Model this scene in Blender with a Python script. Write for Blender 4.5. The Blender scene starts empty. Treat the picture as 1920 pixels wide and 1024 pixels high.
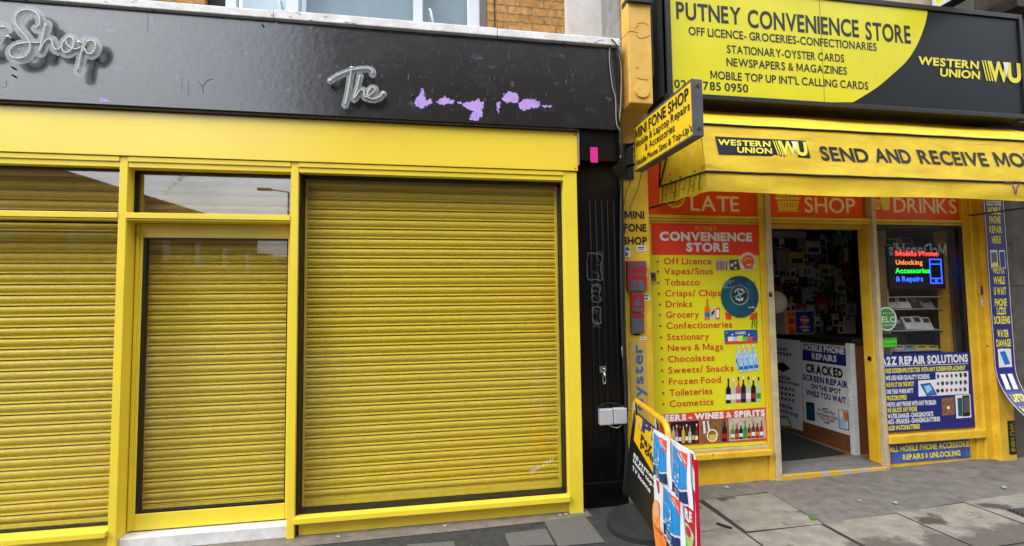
import bpy, math, random
from mathutils import Vector, Matrix
random.seed(7)
S = bpy.context.scene
COL = S.collection
# ------------------------------------------------------------------ camera
F, YAW, PIT, ROL, EYE = 970.07, .178078, .0610295, -.0131239, 1.6
_cy, _sy, _cp, _sp, _cr, _sr = math.cos(YAW), math.sin(YAW), math.cos(PIT), math.sin(PIT), math.cos(ROL), math.sin(ROL)
FW = Vector((_sy*_cp, _cy*_cp, _sp)); _r0 = Vector((_cy, -_sy, 0)); _u0 = _r0.cross(FW)
RT = _cr*_r0 + _sr*_u0; UP = -_sr*_r0 + _cr*_u0
CAMPOS = Vector((0, 0, EYE))
cd = bpy.data.cameras.new('camera'); cam = bpy.data.objects.new('camera', cd); COL.objects.link(cam)
cd.sensor_width = 36; cd.lens = 36*F/1920; cd.clip_start = .05; cd.clip_end = 500
cam.matrix_world = Matrix((( RT.x, UP.x, -FW.x, 0), (RT.y, UP.y, -FW.y, 0), (RT.z, UP.z, -FW.z, EYE), (0, 0, 0, 1)))
S.camera = cam
# ------------------------------------------------------------------ sky, sun, exposure
SUN_EL, SUN_AZ = math.radians(42), math.radians(238)     # azimuth from +Y towards +X
wd = bpy.data.worlds.new("World"); S.world = wd; wd.use_nodes = True
nt = wd.node_tree; nt.nodes.clear()
def wn(t, **k):
    n = nt.nodes.new(t)
    for a, b in k.items(): setattr(n, a, b)
    return n
sky = wn('ShaderNodeTexSky', sky_type='NISHITA', sun_disc=False, sun_elevation=SUN_EL, sun_rotation=SUN_AZ, dust_density=3.0, air_density=1.2)
hs = wn('ShaderNodeHueSaturation'); hs.inputs['Saturation'].default_value = .28
tc = wn('ShaderNodeTexCoord'); mp = wn('ShaderNodeMapping'); mp.inputs['Scale'].default_value = (1.2, 1.2, 2.6)
no = wn('ShaderNodeTexNoise'); no.inputs['Scale'].default_value = 2.2; no.inputs['Detail'].default_value = 7
rp = wn('ShaderNodeValToRGB'); rp.color_ramp.elements[0].position = .36; rp.color_ramp.elements[1].position = .66
rp.color_ramp.elements[0].color = (13.5, 14.8, 16.8, 1); rp.color_ramp.elements[1].color = (29, 30.2, 31.5, 1)
mx = wn('ShaderNodeMix', data_type='RGBA'); mx.inputs['Factor'].default_value = .8
bg = wn('ShaderNodeBackground'); bg.inputs['Strength'].default_value = .12
wo = wn('ShaderNodeOutputWorld')
L = nt.links.new
L(sky.outputs[0], hs.inputs['Color']); L(tc.outputs['Generated'], mp.inputs['Vector']); L(mp.outputs[0], no.inputs['Vector']); L(no.outputs['Fac'], rp.inputs['Fac'])
L(hs.outputs[0], mx.inputs[6]); L(rp.outputs[0], mx.inputs[7]); sz = wn('ShaderNodeSeparateXYZ'); L(tc.outputs['Generated'], sz.inputs[0])
zr = wn('ShaderNodeMapRange'); zr.inputs['To Min'].default_value = .74; zr.inputs['To Max'].default_value = 1.5; L(sz.outputs['Z'], zr.inputs['Value'])   # overcast: brighter overhead
zm = wn('ShaderNodeVectorMath', operation='SCALE'); L(mx.outputs[2], zm.inputs[0]); L(zr.outputs[0], zm.inputs['Scale']); L(zm.outputs[0], bg.inputs['Color']); L(bg.outputs[0], wo.inputs['Surface'])
sd = bpy.data.lights.new('sun', 'SUN'); sd.energy = 1.5; sd.angle = math.radians(22); sd.color = (1, .96, .90)
sun = bpy.data.objects.new('sun', sd); COL.objects.link(sun)
_d = Vector((math.sin(SUN_AZ)*math.cos(SUN_EL), math.cos(SUN_AZ)*math.cos(SUN_EL), math.sin(SUN_EL)))
sun.rotation_euler = _d.to_track_quat('Z', 'Y').to_euler()
sun.location = (-6, -9, 14)
S.view_settings.view_transform = 'Standard'; S.view_settings.look = 'None'; S.view_settings.gamma = 1
S.view_settings.use_curve_mapping = False; S.view_settings.exposure = .25
# ------------------------------------------------------------------ helpers
def lin(h):
    h = h.lstrip('#'); o = []
    for i in (0, 2, 4):
        c = int(h[i:i+2], 16)/255; o.append(c/12.92 if c <= .04045 else ((c+.055)/1.055)**2.4)
    return (*o, 1)
_mats = {}
def mat(name, col, rough=.5, var=.12, vs=5, bump=0, bs=60, metal=0, spec=.5, coat=0, dark=None, thr=None, stretch=(1, 1, 1), emit=0):
    """procedural surface: base colour broken up by noise (towards `dark`), grain bump"""
    if name in _mats: return _mats[name]
    m = bpy.data.materials.new(name); m.use_nodes = True; t = m.node_tree; b = t.nodes['Principled BSDF']
    c = lin(col); d = lin(dark) if dark else tuple(x*(1-var*1.8) for x in c[:3])+(1,)
    b.inputs['Roughness'].default_value = rough; b.inputs['Metallic'].default_value = metal
    b.inputs['Specular IOR Level'].default_value = spec; b.inputs['Coat Weight'].default_value = coat; b.inputs['Coat Roughness'].default_value = .22
    g = t.nodes.new('ShaderNodeNewGeometry'); mpn = t.nodes.new('ShaderNodeMapping'); mpn.inputs['Scale'].default_value = stretch
    t.links.new(g.outputs['Position'], mpn.inputs['Vector'])
    n = t.nodes.new('ShaderNodeTexNoise'); n.inputs['Scale'].default_value = vs; n.inputs['Detail'].default_value = 8; n.inputs['Roughness'].default_value = .65
    t.links.new(mpn.outputs[0], n.inputs['Vector'])
    r = t.nodes.new('ShaderNodeValToRGB'); lo, hi = thr or (.35, .68)
    r.color_ramp.elements[0].position = lo; r.color_ramp.elements[1].position = hi
    r.color_ramp.elements[0].color = d; r.color_ramp.elements[1].color = c
    t.links.new(n.outputs['Fac'], r.inputs['Fac']); t.links.new(r.outputs[0], b.inputs['Base Color'])
    rr = t.nodes.new('ShaderNodeMapRange'); rr.inputs['To Min'].default_value = min(1, rough+.1); rr.inputs['To Max'].default_value = max(.03, rough-.08)
    t.links.new(n.outputs['Fac'], rr.inputs['Value']); t.links.new(rr.outputs[0], b.inputs['Roughness'])
    if bump:
        n2 = t.nodes.new('ShaderNodeTexNoise'); n2.inputs['Scale'].default_value = bs; n2.inputs['Detail'].default_value = 4
        t.links.new(mpn.outputs[0], n2.inputs['Vector'])
        bp = t.nodes.new('ShaderNodeBump'); bp.inputs['Strength'].default_value = bump; bp.inputs['Distance'].default_value = .01
        t.links.new(n2.outputs['Fac'], bp.inputs['Height']); t.links.new(bp.outputs[0], b.inputs['Normal'])
    if emit:
        b.inputs['Emission Color'].default_value = c; b.inputs['Emission Strength'].default_value = emit
    _mats[name] = m; return m
def layer_noise(m, col, scale, lo, hi, stretch=(1, 1, 1), detail=8):
    """a second noise-shaped stain/wear colour over a mat() material"""
    t = m.node_tree; b = t.nodes['Principled BSDF']; src = b.inputs['Base Color'].links[0].from_socket
    g = t.nodes.new('ShaderNodeNewGeometry'); mpn = t.nodes.new('ShaderNodeMapping'); mpn.inputs['Scale'].default_value = stretch
    n = t.nodes.new('ShaderNodeTexNoise'); n.inputs['Scale'].default_value = scale; n.inputs['Detail'].default_value = detail
    r = t.nodes.new('ShaderNodeMapRange'); r.inputs['From Min'].default_value = lo; r.inputs['From Max'].default_value = hi
    x = t.nodes.new('ShaderNodeMix'); x.data_type = 'RGBA'; x.inputs[7].default_value = lin(col)
    t.links.new(g.outputs['Position'], mpn.inputs['Vector']); t.links.new(mpn.outputs[0], n.inputs['Vector'])
    t.links.new(n.outputs['Fac'], r.inputs['Value']); t.links.new(r.outputs[0], x.inputs[0])
    t.links.new(src, x.inputs[6]); t.links.new(x.outputs[2], b.inputs['Base Color'])
    return m
def ray(x, y): return (x-960)/F*RT - (y-512)/F*UP + FW
class Fr:
    """a flat frame: origin, right and up directions; N points out of it"""
    def __init__(s, O, U=(1, 0, 0), V=(0, 0, 1)):
        s.O = Vector(O); s.U = Vector(U).normalized(); s.V = Vector(V).normalized(); s.N = s.U.cross(s.V)
    def P(s, u, v, w=0): return s.O + s.U*u + s.V*v + s.N*w
    def px(s, x, y):
        d = ray(x, y); t = (s.O-CAMPOS).dot(s.N)/d.dot(s.N); p = CAMPOS+d*t-s.O
        return p.dot(s.U), p.dot(s.V)
def wall(Y): return Fr((0, Y, 0))
def ground_z(x):
    if x < 3.1: return .002*(x-3.1)
    return .017*(x-3.1)
def gp(x, y, z=0):
    d = ray(x, y); t = (z-EYE)/d.z; return CAMPOS+d*t
_gl = {}
def _char(ch, bold):
    if ch in '&@£': bold = min(bold, .012)
    k = (ch, bold)
    if k not in _gl:
        if ch == 'M':
            t = .085+bold*1.6; W = .70+bold*2; H = .70; b = bold
            vs = [(0, -b), (t, -b), (t, H+b), (0, H+b), (W-t, -b), (W, -b), (W, H+b), (W-t, H+b),
                  (0, H+b), (t*1.25, H+b), (W/2+t*.5, .08), (W/2-t*.5, .08), (W, H+b), (W-t*1.25, H+b)]
            fs = [(0, 1, 2, 3), (4, 5, 6, 7), (8, 11, 10, 9), (13, 11, 10, 12)]
            hh = cap_of(bold); vs = [(x*hh[1]/(H+2*b)*1.0, hh[0]+(y+b)*hh[1]/(H+2*b)) for x, y in vs]
        else:
            c = bpy.data.curves.new('txt', 'FONT'); c.body = ch; c.offset = bold; c.resolution_u = 4; c.fill_mode = 'FRONT'
            o = bpy.data.objects.new('txt', c); me = bpy.data.meshes.new_from_object(o)
            vs = [(v.co.x, v.co.y) for v in me.vertices]; fs = [tuple(p.vertices) for p in me.polygons]
            bpy.data.objects.remove(o); bpy.data.curves.remove(c); bpy.data.meshes.remove(me)
        x0 = min([v[0] for v in vs] or [0]); vs = [(x-x0, y) for x, y in vs]
        _gl[k] = (vs, fs, max([v[0] for v in vs] or [0]))
    return _gl[k]
def glyphs(s, bold):
    """letters laid out side by side in the plane"""
    V = []; Fc = []; x = 0; gap = .085-bold*.4
    for i, ch in enumerate(s):
        if ch == ' ': x += .24; continue
        vs, fs, w = _char(ch, bold); o = len(V); V += [(a+x, b) for a, b in vs]; Fc += [tuple(j+o for j in f) for f in fs]
        x += w+(gap if ch not in 'TLAVYW' else gap*.55)
    return V, Fc
_cap = {}
def cap_of(bold):
    if bold not in _cap:
        ys = [v[1] for v in _char('H', bold)[0]]; _cap[bold] = (min(ys), max(ys)-min(ys))
    return _cap[bold]
ORG = {}
class MB:
    def __init__(s): s.v = []; s.f = []; s.m = []; s.mats = []
    def mi(s, m):
        if m not in s.mats: s.mats.append(m)
        return s.mats.index(m)
    def add(s, vs, fs, m):
        o = len(s.v); s.v += [Vector(v) for v in vs]; i = s.mi(m)
        for f in fs: s.f.append([a+o for a in f]); s.m.append(i)
        return s
    def box(s, x0, x1, y0, y1, z0, z1, m):
        x0, x1 = sorted((x0, x1)); y0, y1 = sorted((y0, y1)); z0, z1 = sorted((z0, z1))
        return s.add([(x, y, z) for z in (z0, z1) for y in (y0, y1) for x in (x0, x1)],
                     [(0, 2, 3, 1), (4, 5, 7, 6), (0, 1, 5, 4), (2, 6, 7, 3), (0, 4, 6, 2), (1, 3, 7, 5)], m)
    def fbox(s, fr, u0, u1, v0, v1, w0, w1, m):
        vs = [fr.P(u, v, w) for w in (w0, w1) for v in (v0, v1) for u in (u0, u1)]
        return s.add(vs, [(0, 2, 3, 1), (4, 5, 7, 6), (0, 1, 5, 4), (2, 6, 7, 3), (0, 4, 6, 2), (1, 3, 7, 5)], m)
    def prism(s, fr, poly, w0, w1, m):
        n = len(poly); vs = [fr.P(u, v, w1) for u, v in poly]+[fr.P(u, v, w0) for u, v in poly]
        fs = [tuple(range(n)), tuple(range(2*n-1, n-1, -1))]+[(i, n+i, n+(i+1) % n, (i+1) % n) for i in range(n)]
        return s.add(vs, fs, m)
    def flat(s, fr, poly, w, m):
        a = sum(poly[i][0]*poly[(i+1) % len(poly)][1]-poly[(i+1) % len(poly)][0]*poly[i][1] for i in range(len(poly)))
        if a < 0: poly = poly[::-1]
        return s.add([fr.P(u, v, w) for u, v in poly], [tuple(range(len(poly)))], m)
    def flatpx(s, fr, pts, w, m): return s.flat(fr, [fr.px(*p) for p in pts], w, m)
    def rectpx(s, fr, x0, y0, x1, y1, w, m):
        u0, v0 = fr.px(x0, y1); u1, v1 = fr.px(x1, y0)
        return s.flat(fr, [(u0, v0), (u1, v0), (u1, v1), (u0, v1)], w, m)
    def disc(s, fr, u, v, r, w, m, n=36, ry=None, a0=0, a1=360):
        ry = ry or r; full = a1-a0 >= 360; k = n if full else n+1
        p = [(u+r*math.cos(math.radians(a0+(a1-a0)*i/n)), v+ry*math.sin(math.radians(a0+(a1-a0)*i/n))) for i in range(k)]
        if not full: p.append((u, v))
        return s.flat(fr, p, w, m)
    def ring(s, fr, u, v, r0, r1, w, m, n=36):
        vs = [fr.P(u+r*math.cos(6.28319*i/n), v+r*math.sin(6.28319*i/n), w) for r in (r0, r1) for i in range(n)]
        return s.add(vs, [(i, n+i, n+(i+1) % n, (i+1) % n)[::-1] for i in range(n)], m)
    def stroke(s, fr, pts, width, w, m):
        """a flat brush stroke along points in frame coordinates"""
        vs = []; n = len(pts)
        for i in range(n):
            a = Vector(pts[max(0, i-1)]); b = Vector(pts[min(n-1, i+1)]); d = (b-a)
            if d.length < 1e-9: d = Vector((1, 0))
            d.normalize(); q = Vector((-d.y, d.x))*width/2; p = Vector(pts[i])
            vs += [fr.P(*(p+q), w), fr.P(*(p-q), w)]
        return s.add(vs, [(2*i, 2*i+1, 2*i+3, 2*i+2) for i in range(n-1)], m)
    def text(s, fr, st, u0, v0, width, cap, m, bold=.0, w=.0015, shear=0, rot=0):
        vs, fs = glyphs(st, bold)
        if not vs: return s
        xs = [v[0] for v in vs]; x0, x1 = min(xs), max(xs); b0, ch = cap_of(bold)
        sx = width/(x1-x0); sy = cap/ch; c, q = math.cos(rot), math.sin(rot); out = []
        for x, y in vs:
            yy = (y-b0)*sy; xx = (x-x0)*sx+yy*shear
            out.append(fr.P(u0+c*xx-q*yy, v0+q*xx+c*yy, w))
        return s.add(out, fs, m)
    def tpx(s, fr, st, x0, y0, x1, cap, m, bold=.0, w=.0015, shear=0, y1=None):
        """lettering whose baseline runs from pixel (x0,y0) to column x1, cap height in pixels; level in its frame"""
        u0, v0 = fr.px(x0, y0); u1, _ = fr.px(x1, y0 if y1 is None else y1); _, v2 = fr.px(x0, y0-cap)
        return s.text(fr, st, u0, v0, u1-u0, v2-v0, m, bold, w, shear)
    def tube(s, pts, r, m, n=8, closed=False, cap=True):
        pts = [Vector(p) for p in pts]; k = len(pts); vs = []; prev = None
        for i, p in enumerate(pts):
            a = pts[(i-1) % k] if (closed or i) else p; b = pts[(i+1) % k] if (closed or i < k-1) else p
            d = (b-a).normalized() if (b-a).length > 1e-9 else Vector((0, 0, 1))
            if prev is None:
                x = d.orthogonal().normalized()
            else:
                x = prev-d*prev.dot(d); x = x.normalized() if x.length > 1e-6 else d.orthogonal().normalized()
            prev = x; y = d.cross(x); rr = r[i] if isinstance(r, (list, tuple)) else r
            vs += [p+x*rr*math.cos(6.28319*j/n)+y*rr*math.sin(6.28319*j/n) for j in range(n)]
        fs = [(i*n+j, i*n+(j+1) % n, ((i+1) % k)*n+(j+1) % n, ((i+1) % k)*n+j) for i in range(k if closed else k-1) for j in range(n)]
        if cap and not closed: fs += [tuple(range(n))[::-1], tuple(range((k-1)*n, k*n))]
        return s.add(vs, fs, m)
    def build(s, name, parent=None, bevel=0, smooth=False, org=None, solid=0):
        me = bpy.data.meshes.new(name)
        if parent is not None: o0 = ORG[parent.name]
        elif org is not None: o0 = Vector(org)
        else:
            lo = [min(v[i] for v in s.v) for i in range(3)]; hi = [max(v[i] for v in s.v) for i in range(3)]
            o0 = Vector(((lo[0]+hi[0])/2, (lo[1]+hi[1])/2, lo[2]))
        me.from_pydata([v-o0 for v in s.v], [], s.f)
        for m in s.mats: me.materials.append(m)
        for p, i in zip(me.polygons, s.m): p.material_index = i; p.use_smooth = smooth
        me.update()
        o = bpy.data.objects.new(name, me); COL.objects.link(o); ORG[o.name] = o0
        if parent is not None: o.parent = parent
        else: o.location = o0
        if solid:
            q = o.modifiers.new('solidify', 'SOLIDIFY'); q.thickness = solid; q.offset = 1
        if bevel:
            b = o.modifiers.new('bevel', 'BEVEL'); b.width = bevel; b.segments = 2; b.limit_method = 'ANGLE'
        return o
def tag(o, label=None, cat=None, group=None, kind=None):
    for k, v in (('label', label), ('category', cat), ('group', group), ('kind', kind)):
        if v: o[k] = v
    return o
def thing(name, label, cat, loc, group=None):
    o = bpy.data.objects.new(name, None); COL.objects.link(o); o.location = loc; o.empty_display_size = .2
    ORG[o.name] = Vector(loc); return tag(o, label, cat, group)
def smooth_path(p, k=5, closed=False):
    """Catmull-Rom through 2-D points"""
    out = []; n = len(p)
    for i in range(n if closed else n-1):
        g = (lambda j: p[j % n]) if closed else (lambda j: p[max(0, min(n-1, j))])
        a, b, c, d = [Vector(g(i+q)) for q in (-1, 0, 1, 2)]
        for q in range(k):
            t = q/k; out.append(.5*((2*b)+(c-a)*t+(2*a-5*b+4*c-d)*t*t+(3*b-a-3*c+d)*t**3))
    if not closed: out.append(Vector(p[-1]))
    return out
def noise2(x, y, s=1.0):
    from mathutils import noise
    return noise.noise(Vector((x*s, y*s, 3.7)))
def inside(p, poly):
    c = False; n = len(poly)
    for i in range(n):
        a, b = poly[i], poly[i-1]
        if (a[1] > p[1]) != (b[1] > p[1]) and p[0] < (b[0]-a[0])*(p[1]-a[1])/(b[1]-a[1])+a[0]: c = not c
    return c
def raster(mb, fr, test, u0, u1, v0, v1, step, w, m):
    """fill a region given by a test with small faces (ragged edged paint, cut-out sheets)"""
    nu, nv = int((u1-u0)/step)+1, int((v1-v0)/step)+1; idx = {}; vs = []; fs = []
    def vid(i, j):
        if (i, j) not in idx: idx[(i, j)] = len(vs); vs.append(fr.P(u0+i*step, v0+j*step, w))
        return idx[(i, j)]
    for i in range(nu):
        for j in range(nv):
            if test(u0+(i+.5)*step, v0+(j+.5)*step): fs.append((vid(i, j), vid(i+1, j), vid(i+1, j+1), vid(i, j+1)))
    if vs: mb.add(vs, fs, m)
    return mb
# ------------------------------------------------------------------ materials
YEL = mat('yellow powder coat', '#ebcf3a', .32, .05, 3, bump=.03, bs=350)
layer_noise(YEL, '#b9941e', 34, .70, .80)
YELPANEL = mat('yellow sheet panel', '#efd03a', .3, .04, 1.5, bump=.02, bs=30, coat=.6)
SHUT = mat('yellow shutter lath', '#d6ba24', .34, .10, 40, bump=.16, bs=420)
GASK = mat('black rubber gasket', '#0c0c0c', .5, .1)
BLACKP = mat('black gloss paint', '#101215', .20, .3, 4, bump=.13, bs=24, dark='#08090a', spec=1.0, coat=1.0)
layer_noise(BLACKP, '#5c5d63', 60, .665, .74, (1, 1, .25)); layer_noise(BLACKP, '#4a4b52', 9, .66, .72, (1, 1, 1.6), 12); layer_noise(BLACKP, '#22242a', 5, .58, .76, (1, 1, 2))
PILBLACK = mat('black pilaster paint', '#060607', .3, .3, 6, bump=.12, bs=40, spec=.35)
layer_noise(PILBLACK, '#8a8888', 45, .745, .77)
LILAC = mat('lilac old paint', '#b69ad8', .6, .1, 30, dark='#a886cc'); layer_noise(LILAC, '#c8508e', 14, .66, .7)
PINK = mat('pink plastic plate', '#d8268f', .4, .08, 30)
CAP = mat('weathered white capping', '#e9e6e4', .55, .2, 6, bump=.2, bs=40, dark='#c4c0be'); layer_noise(CAP, '#3c3532', 16, .62, .70, (1, 1, 3))
BROWN = mat('dark brown and shadow line', '#33231a', .7, .3, 12)  # also colours the painted shadow line under the fascia
WHITEF = mat('white window plastic', '#c9ccd2', .35, .06)
RENDER = mat('pale render', '#d2cdc7', .8, .12, 3, bump=.2, bs=60, dark='#b6afa9')
CREAM = mat('cream painted brickwork', '#c9bda4', .8, .15, 5, bump=.5, bs=18, dark='#a4967c')
OCHRE = mat('ochre masonry paint', '#dfb252', .6, .2, 4, bump=.25, bs=35, dark='#cb9a3c'); layer_noise(OCHRE, '#4a3d28', 9, .70, .78)
GREYP = mat('grey weathered paint', '#8d8b88', .7, .2, 8)
STORE_Y = mat('worn yellow gloss paint', '#e2bb38', .4, .15, 5, bump=.12, bs=40, dark='#c99b1c'); layer_noise(STORE_Y, '#5d4312', 20, .68, .75)
WHITESTRIP = mat('chipped white aluminium', '#c4b38c', .45, .1, 12, dark='#a99c7c'); layer_noise(WHITESTRIP, '#a67f1e', 16, .68, .72)
GREYM = mat('grey painted metal', '#56555a', .45, .2, 8)
DARKM = mat('dark metal', '#1b1b1d', .45, .2, 10)
BLACK = mat('black print', '#141414', .45, .05)
SIGNBLK = mat('charcoal sign panel', '#15191d', .4, .08, 3, spec=.25)
SIGNYEL = mat('lemon sign panel', '#dad01e', .3, .05, 2)
LETY = mat('yellow print', '#e3d63a', .45, .05)
CANVAS = mat('yellow awning canvas', '#f6d832', .6, .12, 3, bump=.12, bs=14, dark='#dfb820', stretch=(1, 3, 3)); layer_noise(CANVAS, '#8a6f1c', 5, .62, .82, (.4, 2, 4))
def _translucent(m, amount):
    t = m.node_tree; b = t.nodes['Principled BSDF']; o = [n for n in t.nodes if n.type == 'OUTPUT_MATERIAL'][0]
    tr = t.nodes.new('ShaderNodeBsdfTranslucent'); x = t.nodes.new('ShaderNodeMixShader'); x.inputs[0].default_value = amount
    t.links.new(b.inputs['Base Color'].links[0].from_socket, tr.inputs['Color']); t.links.new(b.outputs[0], x.inputs[1]); t.links.new(tr.outputs[0], x.inputs[2]); t.links.new(x.outputs[0], o.inputs['Surface'])
_translucent(CANVAS, .22)
PIPING = mat('black awning piping', '#1a1613', .6, .3, 30)
WHITE = mat('white print', '#dcdcdc', .45, .04)
RED = mat('red poster print', '#dd3a1c', .4, .06, 4)
ORG_R = mat('orange red print', '#c2461c', .45, .05)
POSTY = mat('lemon poster print', '#d8d018', .4, .04, 3)
NAVY = mat('navy banner print', '#1b2274', .4, .12, 6)
BLUE = mat('mid blue print', '#1f6cc0', .4, .1, 10)
SKYB = mat('pale blue print', '#9fc6e6', .4, .1, 20)
TEAL = mat('teal print', '#0f5a62', .35, .2, 14)
DTEAL = mat('dark teal print', '#0b2e40', .35, .5, 25, dark='#124f66')
ORANGE = mat('orange print', '#dc6f1c', .45, .08)
GREEN = mat('green print', '#3f8a34', .4, .06)
LGREEN = mat('lime green print', '#4fc425', .4, .06)
CREAMP = mat('cream print', '#f0dcb8', .45, .05)
PURPLE = mat('purple print', '#5a3a6a', .5, .1)
DRED = mat('dark red plastic', '#a01822', .45, .1, 12)
GREYS = mat('grey worn plastic', '#55565a', .5, .15, 14)
GREYBOX = mat('pale grey plastic', '#abacb2', .45, .05)
CHROME = mat('chrome', '#c8c8c8', .2, .05, metal=1)
CABLE = mat('black cable sheath', '#101010', .5, .1)
WCABLE = mat('white cable sheath', '#a8a49c', .5, .1)
TARMAC = mat('grey tarmac', '#77716a', .85, .2, 9, bump=.8, bs=150, dark='#5b5650'); layer_noise(TARMAC, '#403c38', 2.2, .60, .70)
DTARMAC = mat('dark tarmac', '#3b3b3a', .7, .25, 14, bump=.9, bs=120, dark='#262626'); layer_noise(DTARMAC, '#8a8782', 70, .70, .73)
SLAB = mat('concrete paving slab', '#8f877b', .8, .15, 7, bump=.7, bs=150, dark='#716a60'); layer_noise(SLAB, '#3f3a30', 3.2, .60, .66); layer_noise(SLAB, '#4a463f', 55, .69, .73)
def _wet(m, y0):
    t = m.node_tree; b = t.nodes['Principled BSDF']; src = b.inputs['Base Color'].links[0].from_socket
    g = t.nodes.new('ShaderNodeNewGeometry'); sp = t.nodes.new('ShaderNodeSeparateXYZ'); n = t.nodes.new('ShaderNodeTexNoise'); n.inputs['Scale'].default_value = 4.5; n.inputs['Detail'].default_value = 9; n.inputs['Roughness'].default_value = .7
    a = t.nodes.new('ShaderNodeMath'); a.operation = 'MULTIPLY_ADD'; a.inputs[1].default_value = .9; t.links.new(g.outputs['Position'], sp.inputs[0]); t.links.new(g.outputs['Position'], n.inputs['Vector'])
    t.links.new(n.outputs['Fac'], a.inputs[0]); t.links.new(sp.outputs['Y'], a.inputs[2])
    r = t.nodes.new('ShaderNodeMapRange'); r.inputs['From Min'].default_value = y0+.45+.05; r.inputs['From Max'].default_value = y0+.45-.05; t.links.new(a.outputs[0], r.inputs['Value'])
    x = t.nodes.new('ShaderNodeMix'); x.data_type = 'RGBA'; x.inputs[7].default_value = lin('#57524a'); t.links.new(r.outputs[0], x.inputs[0]); t.links.new(src, x.inputs[6]); t.links.new(x.outputs[2], b.inputs['Base Color'])
    k = t.nodes.new('ShaderNodeMapRange'); k.inputs['To Min'].default_value = .8; k.inputs['To Max'].default_value = .42; t.links.new(r.outputs[0], k.inputs['Value']); t.links.new(k.outputs[0], b.inputs['Roughness'])
_wet(SLAB, 3.02)
SSLAB = mat('speckled grey slab', '#6c6964', .85, .2, 90, bump=.6, bs=180, dark='#4a4743')
STRIP = mat('cement strip', '#7c7266', .85, .2, 10, bump=.4, bs=90, dark='#5f574e')
JOINT = mat('dark slab joint', '#34302b', .9, .2, 20)
BRICKRED = mat('opposite brick', '#5a3e33', .8, .2, 8, bump=.2, bs=60)
STONE = mat('grey stone', '#5c564f', .85, .25, 6, bump=.4, bs=30, dark='#453f39'); layer_noise(STONE, '#2b2624', 5, .6, .68)
WOOD = mat('brown wood', '#7a4a28', .55, .25, 8, stretch=(1, 1, 8))
BOARDS = mat('worn grey boards', '#7d7a76', .7, .2, 9, stretch=(1, 8, 1), dark='#5f5c58')
RUBBER = mat('black rubber', '#1a1a1a', .8, .25, 60, bump=.4, bs=220)
DARKIN = mat('dark shop lining', '#4d4a46', .8, .2, 6)
SHELFW = mat('white shelf', '#a9acb0', .4, .06)
TUBEW = mat('neon tube', '#b9bab0', .25, .06, 20)
ACRYL = bpy.data.materials.new('clear acrylic backing'); ACRYL.use_nodes = True
def _acryl():
    t = ACRYL.node_tree; b = t.nodes['Principled BSDF']; b.inputs['Base Color'].default_value = lin('#a9aeb0'); b.inputs['Roughness'].default_value = .25
    n = t.nodes.new('ShaderNodeTexNoise'); n.inputs['Scale'].default_value = 14; r = t.nodes.new('ShaderNodeMapRange'); r.inputs['To Min'].default_value = .3; r.inputs['To Max'].default_value = .7
    t.links.new(n.outputs['Fac'], r.inputs['Value']); t.links.new(r.outputs[0], b.inputs['Alpha'])
_acryl()
def glass(name, gain, tint=(1, 1, 1, 1)):
    m = bpy.data.materials.new(name); m.use_nodes = True; t = m.node_tree; t.nodes.clear()
    o = t.nodes.new('ShaderNodeOutputMaterial'); x = t.nodes.new('ShaderNodeMixShader'); a = t.nodes.new('ShaderNodeBsdfTransparent'); g = t.nodes.new('ShaderNodeBsdfGlossy')
    a.inputs['Color'].default_value = tint; g.inputs['Roughness'].default_value = .01
    lw = t.nodes.new('ShaderNodeLayerWeight'); lw.inputs['Blend'].default_value = .5
    f = t.nodes.new('ShaderNodeMath'); f.operation = 'POWER'; f.inputs[1].default_value = 5; t.links.new(lw.outputs['Facing'], f.inputs[0])
    k = t.nodes.new('ShaderNodeMath'); k.operation = 'MULTIPLY_ADD'; k.inputs[1].default_value = .9; k.inputs[2].default_value = .045*gain
    t.links.new(f.outputs[0], k.inputs[0]); t.links.new(k.outputs[0], x.inputs[0]); t.links.new(a.outputs[0], x.inputs[1]); t.links.new(g.outputs[0], x.inputs[2]); t.links.new(x.outputs[0], o.inputs['Surface'])
    return m
GLASS = glass('shop window glass', 1.0)
GLASST = glass('transom glass', 2.4)
GLASSUP = glass('upper window glass', 3.2, (.9, .95, .97, 1))
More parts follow.
